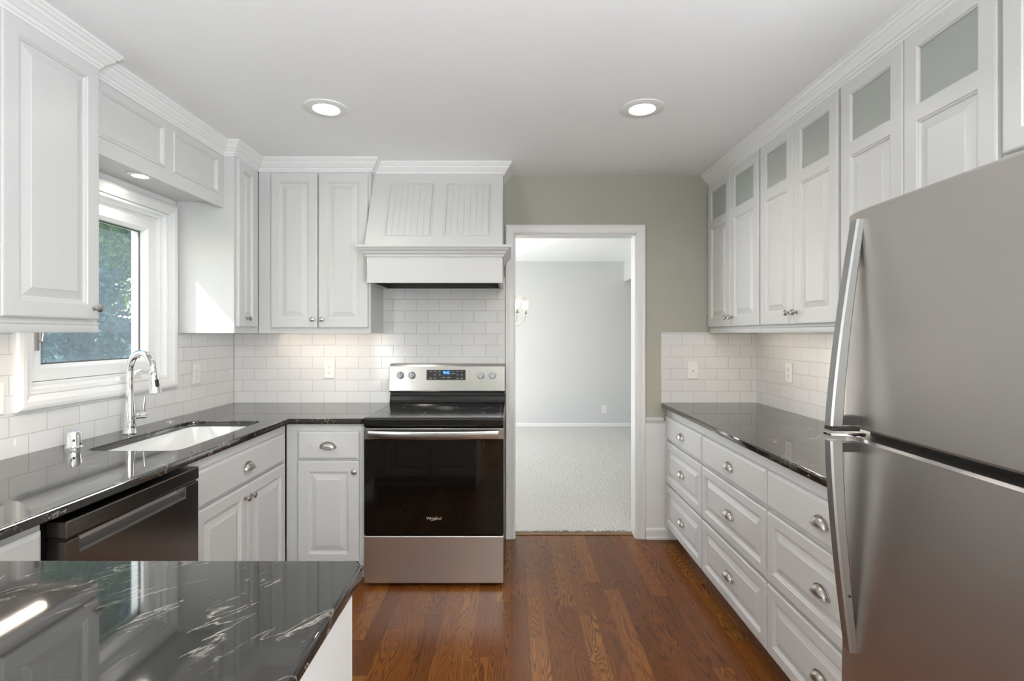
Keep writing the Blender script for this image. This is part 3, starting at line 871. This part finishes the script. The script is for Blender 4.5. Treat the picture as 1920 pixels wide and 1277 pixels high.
# faucet
fa = thing('kitchen_faucet', 'tall chrome gooseneck pull-down faucet standing behind the sink', 'faucet', (-1.762, 2.36, 0.914), R(-22))
MB().lathe([(0.027, 0.0), (0.028, 0.004), (0.0245, 0.010), (0.0235, 0.03), (0.0225, 0.085), (0.020, 0.11), (0.0175, 0.16), (0.0155, 0.196)], (0, 0, 0), (0, 0, 1), 32).build('body', M['chrome'], fa, smooth=40)
rch = 0.082; zc = 0.288
pts = [(0, 0, 0.190), (0, 0, 0.24), (0, 0, zc)] + [(rch - rch * cos(R(a)), 0, zc + rch * 1.04 * sin(R(a))) for a in range(12, 169, 12)]
pts += [(2 * rch - 0.000, 0, zc - 0.004)]
MB().tube(pts, 0.0148, 20).build('spout', M['chrome'], fa, smooth=40)
hd = MB().lathe([(0.0150, 0.0), (0.0165, 0.004), (0.0175, 0.02), (0.021, 0.06), (0.0235, 0.090), (0.0235, 0.095), (0.020, 0.0975), (0.0, 0.0975)], (2 * rch, 0, zc), (0.16, 0, -1), 28).build('spray_head', M['chrome'], fa, smooth=40)
MB().box(-0.006, 0.006, -0.007, 0.007, -0.016, 0.016).xf(Matrix.Translation((2 * rch + 0.030, -0.004, zc - 0.048)) @ Matrix.Rotation(-0.2, 4, 'Y')).build('spray_button', M['black'], hd, bevel=0.003)
hdl = MB().lathe([(0.0135, 0.0), (0.0135, 0.030), (0.015, 0.033), (0.015, 0.050), (0.012, 0.054), (0.0, 0.055)], (0.004, 0.015, 0.078), (0.12, 1, 0), 20)
hdl.tube([(0.008, 0.055, 0.085), (0.009, 0.056, 0.11), (0.011, 0.060, 0.165)], [0.0055, 0.0055, 0.0045], 12)
hdl.build('lever_handle', M['chrome'], fa, smooth=40)

ag = MB().lathe([(0.030, 0.0), (0.030, 0.006), (0.0265, 0.009), (0.0255, 0.014), (0.0255, 0.060), (0.0225, 0.068), (0.014, 0.072), (0.0, 0.0725)], (0, 0, 0), (0, 0, 1), 32)
ago = thing('air_gap', 'short chrome air gap cap standing left of the faucet', 'sink fitting', (-1.758, 2.055, 0.914))
ag.build('cap', M['chrome'], ago, smooth=40)
MB().box(-0.004, 0.004, -0.0265, -0.024, 0.030, 0.040).xf(Matrix.Rotation(R(40), 4, 'Z')).build('vent_slot', M['black'], ago)
hc = MB().lathe([(0.022, 0.0), (0.022, 0.003), (0.018, 0.006), (0.0, 0.007)], (0, 0, 0), (0, 0, 1), 24).build('hole_cover', M['chrome'], None, smooth=40)
hc.location = (-1.782, 2.672, 0.914); tag(hc, 'flat chrome disc on the granite right of the faucet', 'sink fitting')

# ------------------------------------------------------------------ dishwasher
dw = thing('dishwasher', 'dark stainless dishwasher under the left counter beside the sink cabinet', 'dishwasher', (-1.198, 1.375, 0), pi / 2)
DWW = 0.582
MB().box(0.004, DWW - 0.004, 0.060, 0.64, 0.10, 0.862).build('tub', M['black'], dw)
MB().box(0.01, DWW - 0.01, 0.12, 0.14, 0.002, 0.10).build('toe_plate', M['black'], dw)
# door: lower panel with scooped pocket handle, made of cells
mb = MB().cells([0.0, 0.045, 0.505, DWW], [0.115, 0.772, 0.814], lambda x, z: 0.045 < x < 0.505 and z > 0.772, 0.0, 0.055, xz)
mb.build('door', M['dw'], dw, bevel=0.0025)
mb = MB()
rows = []
for k in range(9):
    a = k / 8
    rows.append([(0.045, 0.001 + 0.034 * a, 0.772 + 0.016 * (a ** 2)), (0.505, 0.001 + 0.034 * a, 0.772 + 0.016 * (a ** 2))])
mb.grid(rows); mb.quad((0.045, 0.035, 0.788), (0.505, 0.035, 0.788), (0.505, 0.035, 0.815), (0.045, 0.035, 0.815))
mb.build('pocket_handle', M['steel'], dw)
cp = MB().box(0.0, DWW, -0.002, 0.055, 0.822, 0.868)
cpo = cp.build('control_strip', M['dw'], dw, bevel=0.003)
MB().box(0.075, 0.145, -0.0026, 0.0, 0.845, 0.849).build('vent_slot', M['black'], cpo)
MB().box(0.002, DWW - 0.002, 0.008, 0.05, 0.812, 0.824).build('seal', M['black'], dw)

# ------------------------------------------------------------------ range
rg = thing('range', 'stainless electric range with black glass oven door beside the doorway', 'range', (-0.802, 2.775, 0), 0)
RW = 0.757
MB().box(0.003, RW - 0.003, 0.048, 0.640, 0.03, 0.900).build('body', M['dark'], rg)
for x in (0.05, RW - 0.05):
    for y in (0.10, 0.58):
        MB().lathe([(0.016, 0.0005), (0.018, 0.008), (0.010, 0.010), (0.010, 0.03)], (x, y, 0), (0, 0, 1), 16).build('foot', M['black'], rg, smooth=40)
ck = MB()
pr = [(0.004, 0.868), (-0.004, 0.872), (-0.006, 0.880), (-0.006, 0.908), (-0.002, 0.917), (0.010, 0.9195), (0.555, 0.9195), (0.575, 0.924), (0.582, 0.940), (0.586, 0.965), (0.600, 0.975), (0.635, 0.975), (0.635, 0.868)]
ck.grid([[(0.0, y, z) for y, z in pr], [(RW, y, z) for y, z in pr]], close_u=True); ck.quad(*[(0, y, z) for y, z in pr]); ck.quad(*[(RW, y, z) for y, z in reversed(pr)])
cko = ck.build('cooktop', M['bgloss'], rg, bevel=0.002)
mk = MB()
for a, b_, c, d in ((0.022, 0.0245, 0.03, 0.54), (RW - 0.0245, RW - 0.022, 0.03, 0.54), (0.022, RW - 0.022, 0.5385, 0.541)):
    mk.box(a, b_, c, d, 0.9190, 0.9200)
for bx, by, br in ((0.20, 0.16, 0.105), (0.56, 0.16, 0.085), (0.20, 0.42, 0.075), (0.56, 0.42, 0.105)):
    r_ = [[(bx + q * cos(2 * pi * k / 48), by + q * sin(2 * pi * k / 48), 0.91985) for k in range(48)] for q in (br, br + 0.0015)]
    mk.grid(r_, close_u=True)
mk.build('burner_marking', P('burner_print', (0.10, 0.10, 0.10), 0.3), cko, merge=False)
# control console
cn = MB()
pr = [(0.572, 0.992), (0.566, 1.000), (0.578, 1.160), (0.584, 1.172), (0.596, 1.178), (0.640, 1.178), (0.640, 0.992)]
cn.grid([[(0.0, y, z) for y, z in pr], [(RW, y, z) for y, z in pr]], close_u=True); cn.quad(*[(0, y, z) for y, z in pr]); cn.quad(*[(RW, y, z) for y, z in reversed(pr)])
cno = cn.build('control_console', M['steel_range'], rg, bevel=0.003)
MB().box(0.004, RW - 0.004, 0.585, 0.638, 0.970, 0.994).build('console_base', M['black'], rg)
tilt = Matrix.Translation((0, 0.566, 1.0)) @ Matrix.Rotation(-math.atan2(0.012, 0.16), 4, 'X')
for x in (0.072, 0.148, RW - 0.158, RW - 0.082):
    k = MB().lathe([(0.0255, 0.0), (0.0255, 0.0015), (0.0215, 0.002), (0.0215, 0.006), (0.020, 0.022), (0.018, 0.025), (0.0, 0.025)], (0, 0, 0), (0, -1, 0), 28)
    k.box(-0.0055, 0.0055, -0.034, -0.010, -0.0195, 0.0195)
    k.xf(tilt @ Matrix.Translation((x, 0.0, 0.103)))
    ko = k.build('control_knob', M['handle'], cno, smooth=35, merge=False)
    for dz in (0.036, -0.042):
        tk = MB().box(x - 0.002, x + 0.002, -0.0006, 0.0004, 0.103 + dz - 0.002, 0.103 + dz + 0.002).xf(tilt)
        tk.build('dial_mark', M['icon'], ko)
pn = MB().box(0.2435, 0.498, -0.0015, 0.003, 0.072, 0.138).xf(tilt); pno = pn.build('control_panel', M['panel_dark'], cno)
di = MB().box(0.353, 0.395, -0.0020, -0.001, 0.104, 0.137).xf(tilt).build('clock_display', M['display_bg'], cno)
me = text_mesh('9:42', 0.024); me.transform(tilt @ Matrix.Translation((0.374, -0.0026, 0.1195))); link('clock_digits', me, M['display'], cno)
for x, z, wx in ((0.27, 0.128, .010), (0.299, 0.128, .010), (0.328, 0.128, .010), (0.299, 0.106, .010), (0.328, 0.106, .010), (0.27, 0.084, .016), (0.299, 0.084, .012),
                 (0.355, 0.088, .018), (0.388, 0.088, .022), (0.415, 0.128, .007), (0.445, 0.128, .012), (0.474, 0.128, .008), (0.418, 0.116, .026), (0.445, 0.106, .011), (0.474, 0.106, .011), (0.445, 0.083, .012), (0.474, 0.083, .014)):
    MB().box(x - wx / 2, x + wx / 2, -0.0022, -0.001, z - 0.0018, z + 0.0018).xf(tilt).build('touch_key', M['icon'], pno)
# oven door
od = MB().box(0.004, RW - 0.004, 0.004, 0.046, 0.286, 0.860).build('oven_door', M['dark'], rg)
MB().box(0.001, RW - 0.001, -0.004, 0.004, 0.286, 0.803).build('door_glass', M['bglass'], od, bevel=0.002)
MB().box(0.0, RW, -0.005, 0.006, 0.804, 0.862).build('door_top_rail', M['steel_range'], od, bevel=0.002)
hb = MB(); rows = []
for k in range(25):
    u = k / 24; x = 0.028 + (RW - 0.056) * u; bow = 4 * u * (1 - u)
    y0 = -0.030 - 0.016 * bow; zc_ = 0.833 - 0.003 * bow
    sec = [(y0 + 0.010, zc_ - 0.021), (y0 + 0.002, zc_ - 0.020), (y0, zc_ - 0.015), (y0, zc_ + 0.015), (y0 + 0.002, zc_ + 0.020), (y0 + 0.010, zc_ + 0.021)]
    rows.append([(x, y, z) for y, z in sec])
hb.grid(rows, close_u=True); hb.quad(*rows[0]); hb.quad(*reversed(rows[-1]))
for x in (0.028, RW - 0.052): hb.box(x, x + 0.024, -0.026, -0.003, 0.818, 0.848)
hb.build('door_handle', M['steel_range'], od, smooth=35, merge=False)
me = text_mesh('Whirlpool', 0.0195, 0.0003); me.transform(Matrix.Translation((0.380, -0.0046, 0.375))); lo = link('logo', me, M['logo'], od)
sw_ = MB(); swp = []
for k in range(25):
    a = R(-150 + 200 * k / 24); swp.append((0.378 + 0.017 * cos(a) * 1.0 + 0.004 * sin(a), -0.0048, 0.374 + 0.009 * sin(a) + 0.006 * cos(a)))
sw_.tube(swp, [0.0003 + 0.0008 * sin(pi * k / 24) for k in range(25)], 6).build('logo_swoosh', M['logo'], od)
MB().box(0.0, RW, -0.002, 0.048, 0.022, 0.278).build('storage_drawer', M['steel'], rg, bevel=0.004)

# ------------------------------------------------------------------ right-hand run: drawers
BX = 1.035
for lab, y1, y0 in (('three-drawer white base cabinet next to the doorway, narrowest in view', 3.425, 2.745),
                    ('three-drawer white base cabinet in the middle of the right run', 2.743, 2.046),
                    ('three-drawer white base cabinet partly hidden behind the refrigerator', 2.044, 1.315)):
    db = thing('drawer_cabinet', lab, 'cabinet', (BX, y1, 0), -pi / 2, 'drawer cabinets along the right wall')
    w = y1 - y0
    base_body(db, w, 0.60)
    frame(db, w, 0.088, 0.882)
    lo_ = 0.035 if y1 > 3.4 else 0.004
    drawer(db, lo_, w - 0.004, 0.684, 0.830)
    drawer(db, lo_, w - 0.004, 0.395, 0.668, True)
    drawer(db, lo_, w - 0.004, 0.108, 0.380, True)

# right-hand wall cabinets with glass lites
for lab, y1, y0 in (('white wall cabinet with frosted lites at the back wall, farthest right-hand pair', 3.425, 2.709),
                    ('white wall cabinet with frosted lites, middle of the right-hand three', 2.707, 2.048),
                    ('white wall cabinet with frosted lites standing behind and above the refrigerator edge', 2.046, 1.374)):
    wc = thing('wall_cabinet', lab, 'cabinet', (RX, y1, ZB), -pi / 2, 'glass-topped wall cabinets on the right')
    w = y1 - y0; z1 = 2.368 - ZB
    wall_box(wc, w, 0.312, 0.0, z1, M['cabin'])
    mb = MB().cells([0.0, 0.02, w / 2 - 0.008, w / 2 + 0.008, w - 0.02, w], [0.0, 0.05, z1 - 0.03, z1], lambda x, z: 0.05 < z < z1 - 0.03 and (0.02 < x < w / 2 - 0.008 or w / 2 + 0.008 < x < w - 0.02), 0.0, 0.018, xz)
    mb.build('face_frame', M['cab'], wc)
    if y1 > 3.4 or y0 < 1.4:
        pass
    MB().sweep([(0, 0), (w, 0)], [(0.0, 0.0), (0.003, 0.0), (0.005, 0.004), (0.005, 0.024), (0.008, 0.028), (0.008, 0.034), (0.0, 0.034)], lambda u, v, q: (u, v, q)).build('light_rail', M['cab'], wc, smooth=30)
    MB().box(-0.0, 0.0 + 0.004, 0.0, 0.312, 0.0, z1).xf(Matrix.Translation((-0.0005, 0, 0))).build('end_panel', M['cab'], wc)
    for side in (0, 1):
        a = (0.012 if side == 0 else w / 2 + 0.002); b_ = (w / 2 - 0.002 if side == 0 else w - 0.006)
        st = 0.054
        g0, g1 = 2.112 - ZB, 2.302 - ZB
        dr = panel_front(a, b_, 0.040, 2.355 - ZB, -0.001, DT - 0.001, [(a + st, b_ - st, 0.040 + st, 2.062 - ZB, 'raised'), (a + st, b_ - st, g0, g1, 'glass')])
        do = dr.build('door', M['cab'], wc)
        MB().box(a + st + 0.004, b_ - st - 0.004, -0.010, -0.006, g0 + 0.004, g1 - 0.004).build('glass_pane', M['frost'], do)
        MB().box(a + st - 0.01, b_ - st + 0.01, -0.0012, 0.0, 0.06, 2.075 - ZB).build('panel_back', M['cab'], do)
        add_knob(b_ - 0.028 if side == 0 else a + 0.028, -DT, 0.094, do)
        if side == 0:
            hx = a + st + 0.012
            MB().box(hx - 0.03, hx + 0.030, -0.0054, 0.020, (g0 + g1) / 2 - 0.026, (g0 + g1) / 2 + 0.014).build('hinge', M['dark'], do, bevel=0.004)
    if y0 > 1.4: led(wc, 0.2, w - 0.08, 0.06, 0.018, 3)

oc = thing('wall_cabinet', 'short white wall cabinet over the refrigerator at the right edge', 'cabinet', (RX - 0.004, 1.371, 1.815), -pi / 2)
w = 0.96; z1 = 2.368 - 1.815
wall_box(oc, w, 0.314, 0, z1)
MB().box(0, w, 0, 0.018, 0, z1).build('face_frame', M['cab'], oc)
MB().sweep([(0, 0), (w, 0)], [(0.0, 0.0), (0.008, 0.0), (0.010, 0.012), (0.018, 0.016), (0.018, 0.026), (0.0, 0.030)], lambda u, v, q: (u, v, q)).build('light_rail', M['cab'], oc, smooth=30)
door(oc, 0.010, 0.475, 0.036, 2.355 - 1.815); door(oc, 0.480, 0.95, 0.036, 2.355 - 1.815)

# ------------------------------------------------------------------ refrigerator
fg = thing('refrigerator', 'brushed stainless top-freezer refrigerator with curved bar handles on the right', 'refrigerator', (0.800, 1.265, 0.004), -pi / 2)
fg.rotation_euler = (R(-0.95), 0, -pi / 2)
FW = 0.83
MB().box(0.005, FW - 0.005, 0.075, 0.735, 0.03, 1.650).build('cabinet_body', M['darkgrey'], fg, bevel=0.004)
MB().box(0.03, FW - 0.03, 0.05, 0.075, 0.02, 0.10).build('toe_grille', M['black'], fg)
MB().box(0.012, FW - 0.012, 0.058, 0.076, 0.11, 1.655).build('door_gasket', M['black'], fg)


def fdoor(name, z0, z1):
    mb = MB(); nx = 24; rows = []
    def sec(z, ins):
        r = []
        for k in range(nx + 1):
            u = k / nx; x = ins + (FW - 2 * ins) * u
            e = min(u, 1 - u) * FW
            edge = 0.006 * max(0.0, 1 - e / 0.018) ** 2
            r.append((x, -0.008 * 4 * u * (1 - u) + edge + ins * 0.9, z))
        r.append((FW - ins, 0.062, z)); r.append((ins, 0.062, z))
        return r
    rows = [sec(z0, 0.006), sec(z0 + 0.006, 0.0), sec(z1 - 0.006, 0.0), sec(z1, 0.006)]
    mb.grid(rows, close_u=True); mb.quad(*rows[0]); mb.quad(*reversed(rows[-1]))
    return mb.build(name, M['fridge'], fg, smooth=35)


lo_d = fdoor('refrigerator_door', 0.115, 1.124)
up_d = fdoor('freezer_door', 1.145, 1.665)


def fhandle(parent, pts):
    """pts: (z, outer distance, thickness)"""
    mb = MB(); rows = []
    x0, x1 = 0.034, 0.064
    for z, d, t in pts:
        o = -d; c = 0.004
        rows.append([(x0 + c, o, z), (x1 - c, o, z), (x1, o + c, z), (x1, o + t - c, z), (x1 - c, o + t, z), (x0 + c, o + t, z), (x0, o + t - c, z), (x0, o + c, z)])
    mb.grid(rows, close_u=True); mb.quad(*rows[0]); mb.quad(*reversed(rows[-1]))
    return mb.build('bar_handle', M['handle'], parent, smooth=40)


def curve_pts(za, zb, d0, d1, t0, t1, n=16):
    r = []
    for k in range(n + 1):
        u = k / n
        s = 0.5 * sin(u * pi / 2) + 0.5 * u
        r.append((za + (zb - za) * u, d0 + (d1 - d0) * s, t0 + (t1 - t0) * u))
    return r


uh = fhandle(up_d, list(reversed(curve_pts(1.640, 1.152, 0.016, 0.070, 0.020, 0.030))))
lh = fhandle(lo_d, curve_pts(0.620, 1.117, 0.016, 0.070, 0.020, 0.030))
MB().box(0.036, 0.062, -0.044, 0.004, 1.155, 1.176).build('handle_bracket', M['dark'], up_d)
MB().box(0.036, 0.062, -0.044, 0.004, 1.092, 1.113).build('handle_bracket', M['dark'], lo_d)
mb = MB().box(0.034, 0.064, -0.071, 0.012, 1.128, 1.136); mb.build('handle_cap', M['chrome'], lo_d, bevel=0.0015)
MB().box(0.034, 0.064, -0.069, -0.002, 1.141, 1.150).build('handle_cap', M['dark'], up_d, bevel=0.0015)
MB().lathe([(0.003, 0), (0.003, 0.002)], (0.0655, -0.022, 0.755), (1, 0, 0), 10).build('set_screw', M['dark'], lh)


# ------------------------------------------------------------------ outlets and switch
def outlet(label, loc, rz, kind='decora'):
    t = thing('wall_outlet' if kind != 'switch' else 'light_switch', label, 'outlet' if kind != 'switch' else 'switch', loc, rz)
    MB().box(-0.036, 0.036, -0.006, -0.0005, -0.058, 0.058).build('cover_plate', M['white_plastic'], t, bevel=0.0025)
    if kind == 'switch':
        s = MB().box(-0.006, 0.006, -0.0068, -0.005, -0.013, 0.013).build('toggle_surround', M['white_plastic'], t)
        MB().box(-0.0045, 0.0045, -0.020, -0.006, -0.004, 0.007).xf(Matrix.Rotation(R(14), 4, 'X')).build('toggle', M['white_plastic'], t, bevel=0.0015)
        MB().box(-0.0045, 0.0045, -0.0070, -0.0066, -0.012, -0.005).build('slot', M['icon'], s)
        return t
    dec = kind == 'decora'
    if dec:
        ins = MB().box(-0.017, 0.017, -0.0078, -0.005, -0.034, 0.034).build('socket_face', M['white_plastic'], t, bevel=0.001)
        centers = (0.019, -0.019)
    for zc in ((0.019, -0.019) if dec else (0.0195, -0.0195)):
        if not dec:
            ins = MB().lathe([(0.0165, 0.0), (0.0165, 0.002), (0.0, 0.0021)], (0, -0.006, zc), (0, -1, 0), 24).build('socket_face', M['white_plastic'], t, smooth=40)
        y = -0.0083
        sl_ = MB().box(-0.0075, -0.0055, y, y + 0.0008, zc - 0.002, zc + 0.007); sl_.box(0.0055, 0.0075, y, y + 0.0008, zc - 0.001, zc + 0.006)
        sl_.lathe([(0.0025, 0), (0.0025, 0.0008)], (0, y + 0.0008, zc - 0.008), (0, -1, 0), 10)
        sl_.build('slots', M['darkgrey'], ins, merge=False)
    return t


outlet('white outlet on the left tiles between the window and the corner', (-1.8635, 3.02, 1.138), pi / 2, 'duplex')
outlet('white outlet on the left tiles at the photo edge, left of the window', (-1.8635, 1.838, 1.138), pi / 2)
outlet('white outlet on the back tiles left of the range', (-1.222, 3.4295, 1.135), 0)
outlet('white toggle switch on the back tiles right of the doorway', (1.212, 3.4295, 1.131), 0, 'switch')
outlet('white outlet on the right wall tiles near the refrigerator', (1.6385, 3.025, 1.144), -pi / 2)
outlet('white outlet low on the far dining room wall', (1.358, YF - 0.0003, 0.267), 0, 'duplex')


# ------------------------------------------------------------------ recessed lights
def recessed(label, x, y, z, r, energy):
    t = thing('recessed_light', label, 'ceiling light', (x, y, z))
    MB().lathe([(r, -0.0005), (r, -0.004), (r * 0.93, -0.007), (r * 0.62, -0.0075), (r * 0.59, -0.004), (r * 0.575, -0.001)], (0, 0, 0), (0, 0, 1), 48, False).build('trim_ring', M['white_plastic'], t, smooth=40)
    MB().lathe([(0.0, -0.0025), (r * 0.58, -0.0025), (r * 0.58, -0.001), (0.0, -0.001)], (0, 0, 0), (0, 0, 1), 40, False).build('lens', M['lens'], t)
    lamp('downlight', 'AREA', (x, y, z - 0.012), (0, 0, -1), energy, (1.0, 0.93, 0.84), r * 1.1, shape='DISK', spread=R(150))


recessed('round recessed ceiling light in front of the range, left of the two', -0.875, 2.414, CEIL, 0.100, 1.3)
recessed('round recessed ceiling light in front of the drawers, right of the two', 0.614, 2.414, CEIL, 0.100, 2.4)
recessed('added recessed ceiling light, out of view above the peninsula', -0.875, 0.30, CEIL, 0.100, 2)  # unseen fixture and lamp added to brighten the lower cabinets
recessed('added recessed ceiling light, out of view beside the refrigerator', 0.614, 0.30, CEIL, 0.100, 6)  # second unseen fixture, added for light on drawers and base fronts
recessed('small recessed light in the soffit above the sink window', -1.72, 2.37, 2.110, 0.055, 0.5)

# under-cabinet lamps
warm = (1.0, 0.84, 0.68)
lamp('under_cabinet_lamp', 'AREA', (-1.623, 1.52, ZB + 0.005), (0, 0, -1), 1.3, warm, 0.026, 0.5)
lamp('under_cabinet_lamp', 'AREA', (-1.223, 3.200, ZB + 0.005), (0, 0, -1), 0.4, warm, 0.55, 0.026)
lamp('under_cabinet_lamp', 'AREA', (1.400, 2.42, ZB + 0.005), (0, 0, -1), 0.9, warm, 0.026, 0.4)

# ------------------------------------------------------------------ chandelier in the dining room
ch = thing('chandelier', 'lit chandelier with tulip glass shades, half hidden by the doorway', 'chandelier', (-0.10, 5.3, 1.47))
MB().tube([(0, 0, 0.40), (0, 0, CEIL - 1.47 - 0.03)], 0.006, 8).build('rod', M['brass'], ch)
MB().lathe([(0.065, CEIL - 1.47 - 0.001), (0.062, CEIL - 1.47 - 0.012), (0.02, CEIL - 1.47 - 0.035)], (0, 0, 0), (0, 0, 1), 24).build('canopy', M['brass'], ch, smooth=40)
MB().lathe([(0.004, -0.06), (0.018, -0.045), (0.012, -0.02), (0.03, 0.0), (0.034, 0.03), (0.015, 0.06), (0.012, 0.18), (0.026, 0.23), (0.024, 0.28), (0.01, 0.33), (0.006, 0.40)], (0, 0, 0), (0, 0, 1), 24).build('column', M['brass'], ch, smooth=40)
for k in range(6):
    a = R(8 + 60 * k); ca, sa = cos(a), sin(a)
    prof = [(0.02, 0.03), (0.06, 0.0), (0.11, -0.012), (0.17, -0.002), (0.215, 0.03), (0.238, 0.07), (0.24, 0.115)]
    arm = MB().tube([(r * ca, r * sa, z) for r, z in prof], 0.0055, 10).build('arm', M['brass'], ch, smooth=40)
    c = (0.24 * ca, 0.24 * sa, 0)
    MB().lathe([(0.006, 0.108), (0.022, 0.114), (0.024, 0.122), (0.014, 0.126), (0.014, 0.150), (0.011, 0.152)], c, (0, 0, 1), 16).build('lamp_cup', M['brass'], arm, smooth=40)
    MB().lathe([(0.018, 0.140), (0.030, 0.150), (0.036, 0.180), (0.036, 0.215), (0.041, 0.255), (0.050, 0.285), (0.048, 0.286), (0.039, 0.256), (0.034, 0.215), (0.034, 0.182), (0.028, 0.153)], c, (0, 0, 1), 20, False).build('glass_shade', M['clear'], arm, smooth=40)
    MB().lathe([(0.008, 0.150), (0.012, 0.175), (0.020, 0.205), (0.019, 0.225), (0.009, 0.243), (0.0, 0.246)], c, (0, 0, 1), 14).build('bulb', M['bulb'], arm, smooth=60)
lamp('chandelier_lamp', 'POINT', (-0.10, 5.3, 1.95), (0, 0, -1), 6, (1.0, 0.88, 0.72), 0.2)

# ------------------------------------------------------------------ garden outside the sink window
struct(MB().box(-40, -2.05, -30, 40, -0.62, -0.5).build('floor_garden', M['lawn']))
struct(MB().box(-7.6, -5.4, 3.0, 14.0, -0.5, -0.44).build('floor_mulch', M['mulch']))


def foliage(c, rad, n, leaf, mat, parent, name='foliage', seed=1, shell=0.55):
    rng = np.random.default_rng(seed)
    d = rng.normal(size=(n, 3)); d /= np.linalg.norm(d, axis=1)[:, None]
    lump = 1 + 0.22 * np.sin(d[:, 0] * 7 + seed) * np.cos(d[:, 1] * 6 + seed * 2) + 0.16 * np.sin(d[:, 2] * 11 + seed)
    r = (shell + (1 - shell) * rng.random(n)) * lump
    p = d * r[:, None] * np.array(rad) + np.array(c)
    a = rng.normal(size=(n, 3)); a /= np.linalg.norm(a, axis=1)[:, None]
    b_ = np.cross(a, rng.normal(size=(n, 3))); b_ /= np.linalg.norm(b_, axis=1)[:, None]
    s = leaf * (0.6 + 0.8 * rng.random(n))[:, None]
    v = np.stack([p - a * s, p + b_ * s * 0.45, p + a * s, p - b_ * s * 0.45], 1).reshape(-1, 3)
    f = np.arange(4 * n).reshape(-1, 4)
    me = bpy.data.meshes.new(name); me.from_pydata(v.tolist(), [], f.tolist())
    return link(name, me, mat, parent)


def tree(label, x, y, h, rad, mat, seed, n=5200, leaf=0.11, group=None, shrub=False):
    t = thing('shrub' if shrub else 'tree', label, 'shrub' if shrub else 'tree', (x, y, -0.5), 0, group)
    MB().tube([(0, 0, 0), (0.05, 0.02, h * 0.4), (0, 0.05, h * 0.75)], [0.16 if not shrub else 0.05, 0.11 if not shrub else 0.04, 0.04], 10).build('trunk', M['bark'], t, smooth=50)
    foliage((0, 0, h * (0.6 if not shrub else 0.5)), (rad, rad, h * (0.42 if not shrub else 0.5)), n, leaf, mat, t, seed=seed)


tree('tall leafy tree with yellow-green crown outside the window, behind the dark shrubs', -13.0, 14.0, 12.5, 2.55, M['leaf_a'], 3, 26000, 0.11)
tree('dark green tree farthest right outside the window', -13.0, 21.4, 12.0, 2.55, M['leaf_b'], 5, 14000, 0.15)
tree('green tree seen only at the left of the window view', -13.0, 6.6, 12.0, 2.55, M['leaf_b'], 6, 14000, 0.15)
for y_, sd in ((16.5, 31), (28.6, 32)):
    tree('tall dark tree in the farther row outside the window', -23.5, y_, 17.0, 4.2, M['leaf_b'], sd, 9000, 0.32, group='far trees outside the window')
for i, (x, y, h, r, mt, sd) in enumerate(((-8.0, 7.2, 2.9, 0.88, 'leaf_b', 11), (-8.2, 9.7, 3.2, 0.88, 'leaf_c', 12), (-8.0, 12.2, 3.0, 0.88, 'leaf_b', 13))):
    tree('dark blue-green shrub in the row seen through the window glass', x, y, h, r, M[mt], sd, 14000, 0.062, 'shrubs outside the window', True)
for i, (x, y, h, r, mt, sd) in enumerate(((-5.6, 6.1, 1.6, 0.6, 'leaf_c', 21), (-5.7, 7.9, 1.7, 0.6, 'leaf_c', 22))):
    tree('low bushy shrub close below the window glass', x, y, h, r, M[mt], sd, 4200, 0.045, 'low shrubs outside the window', True)
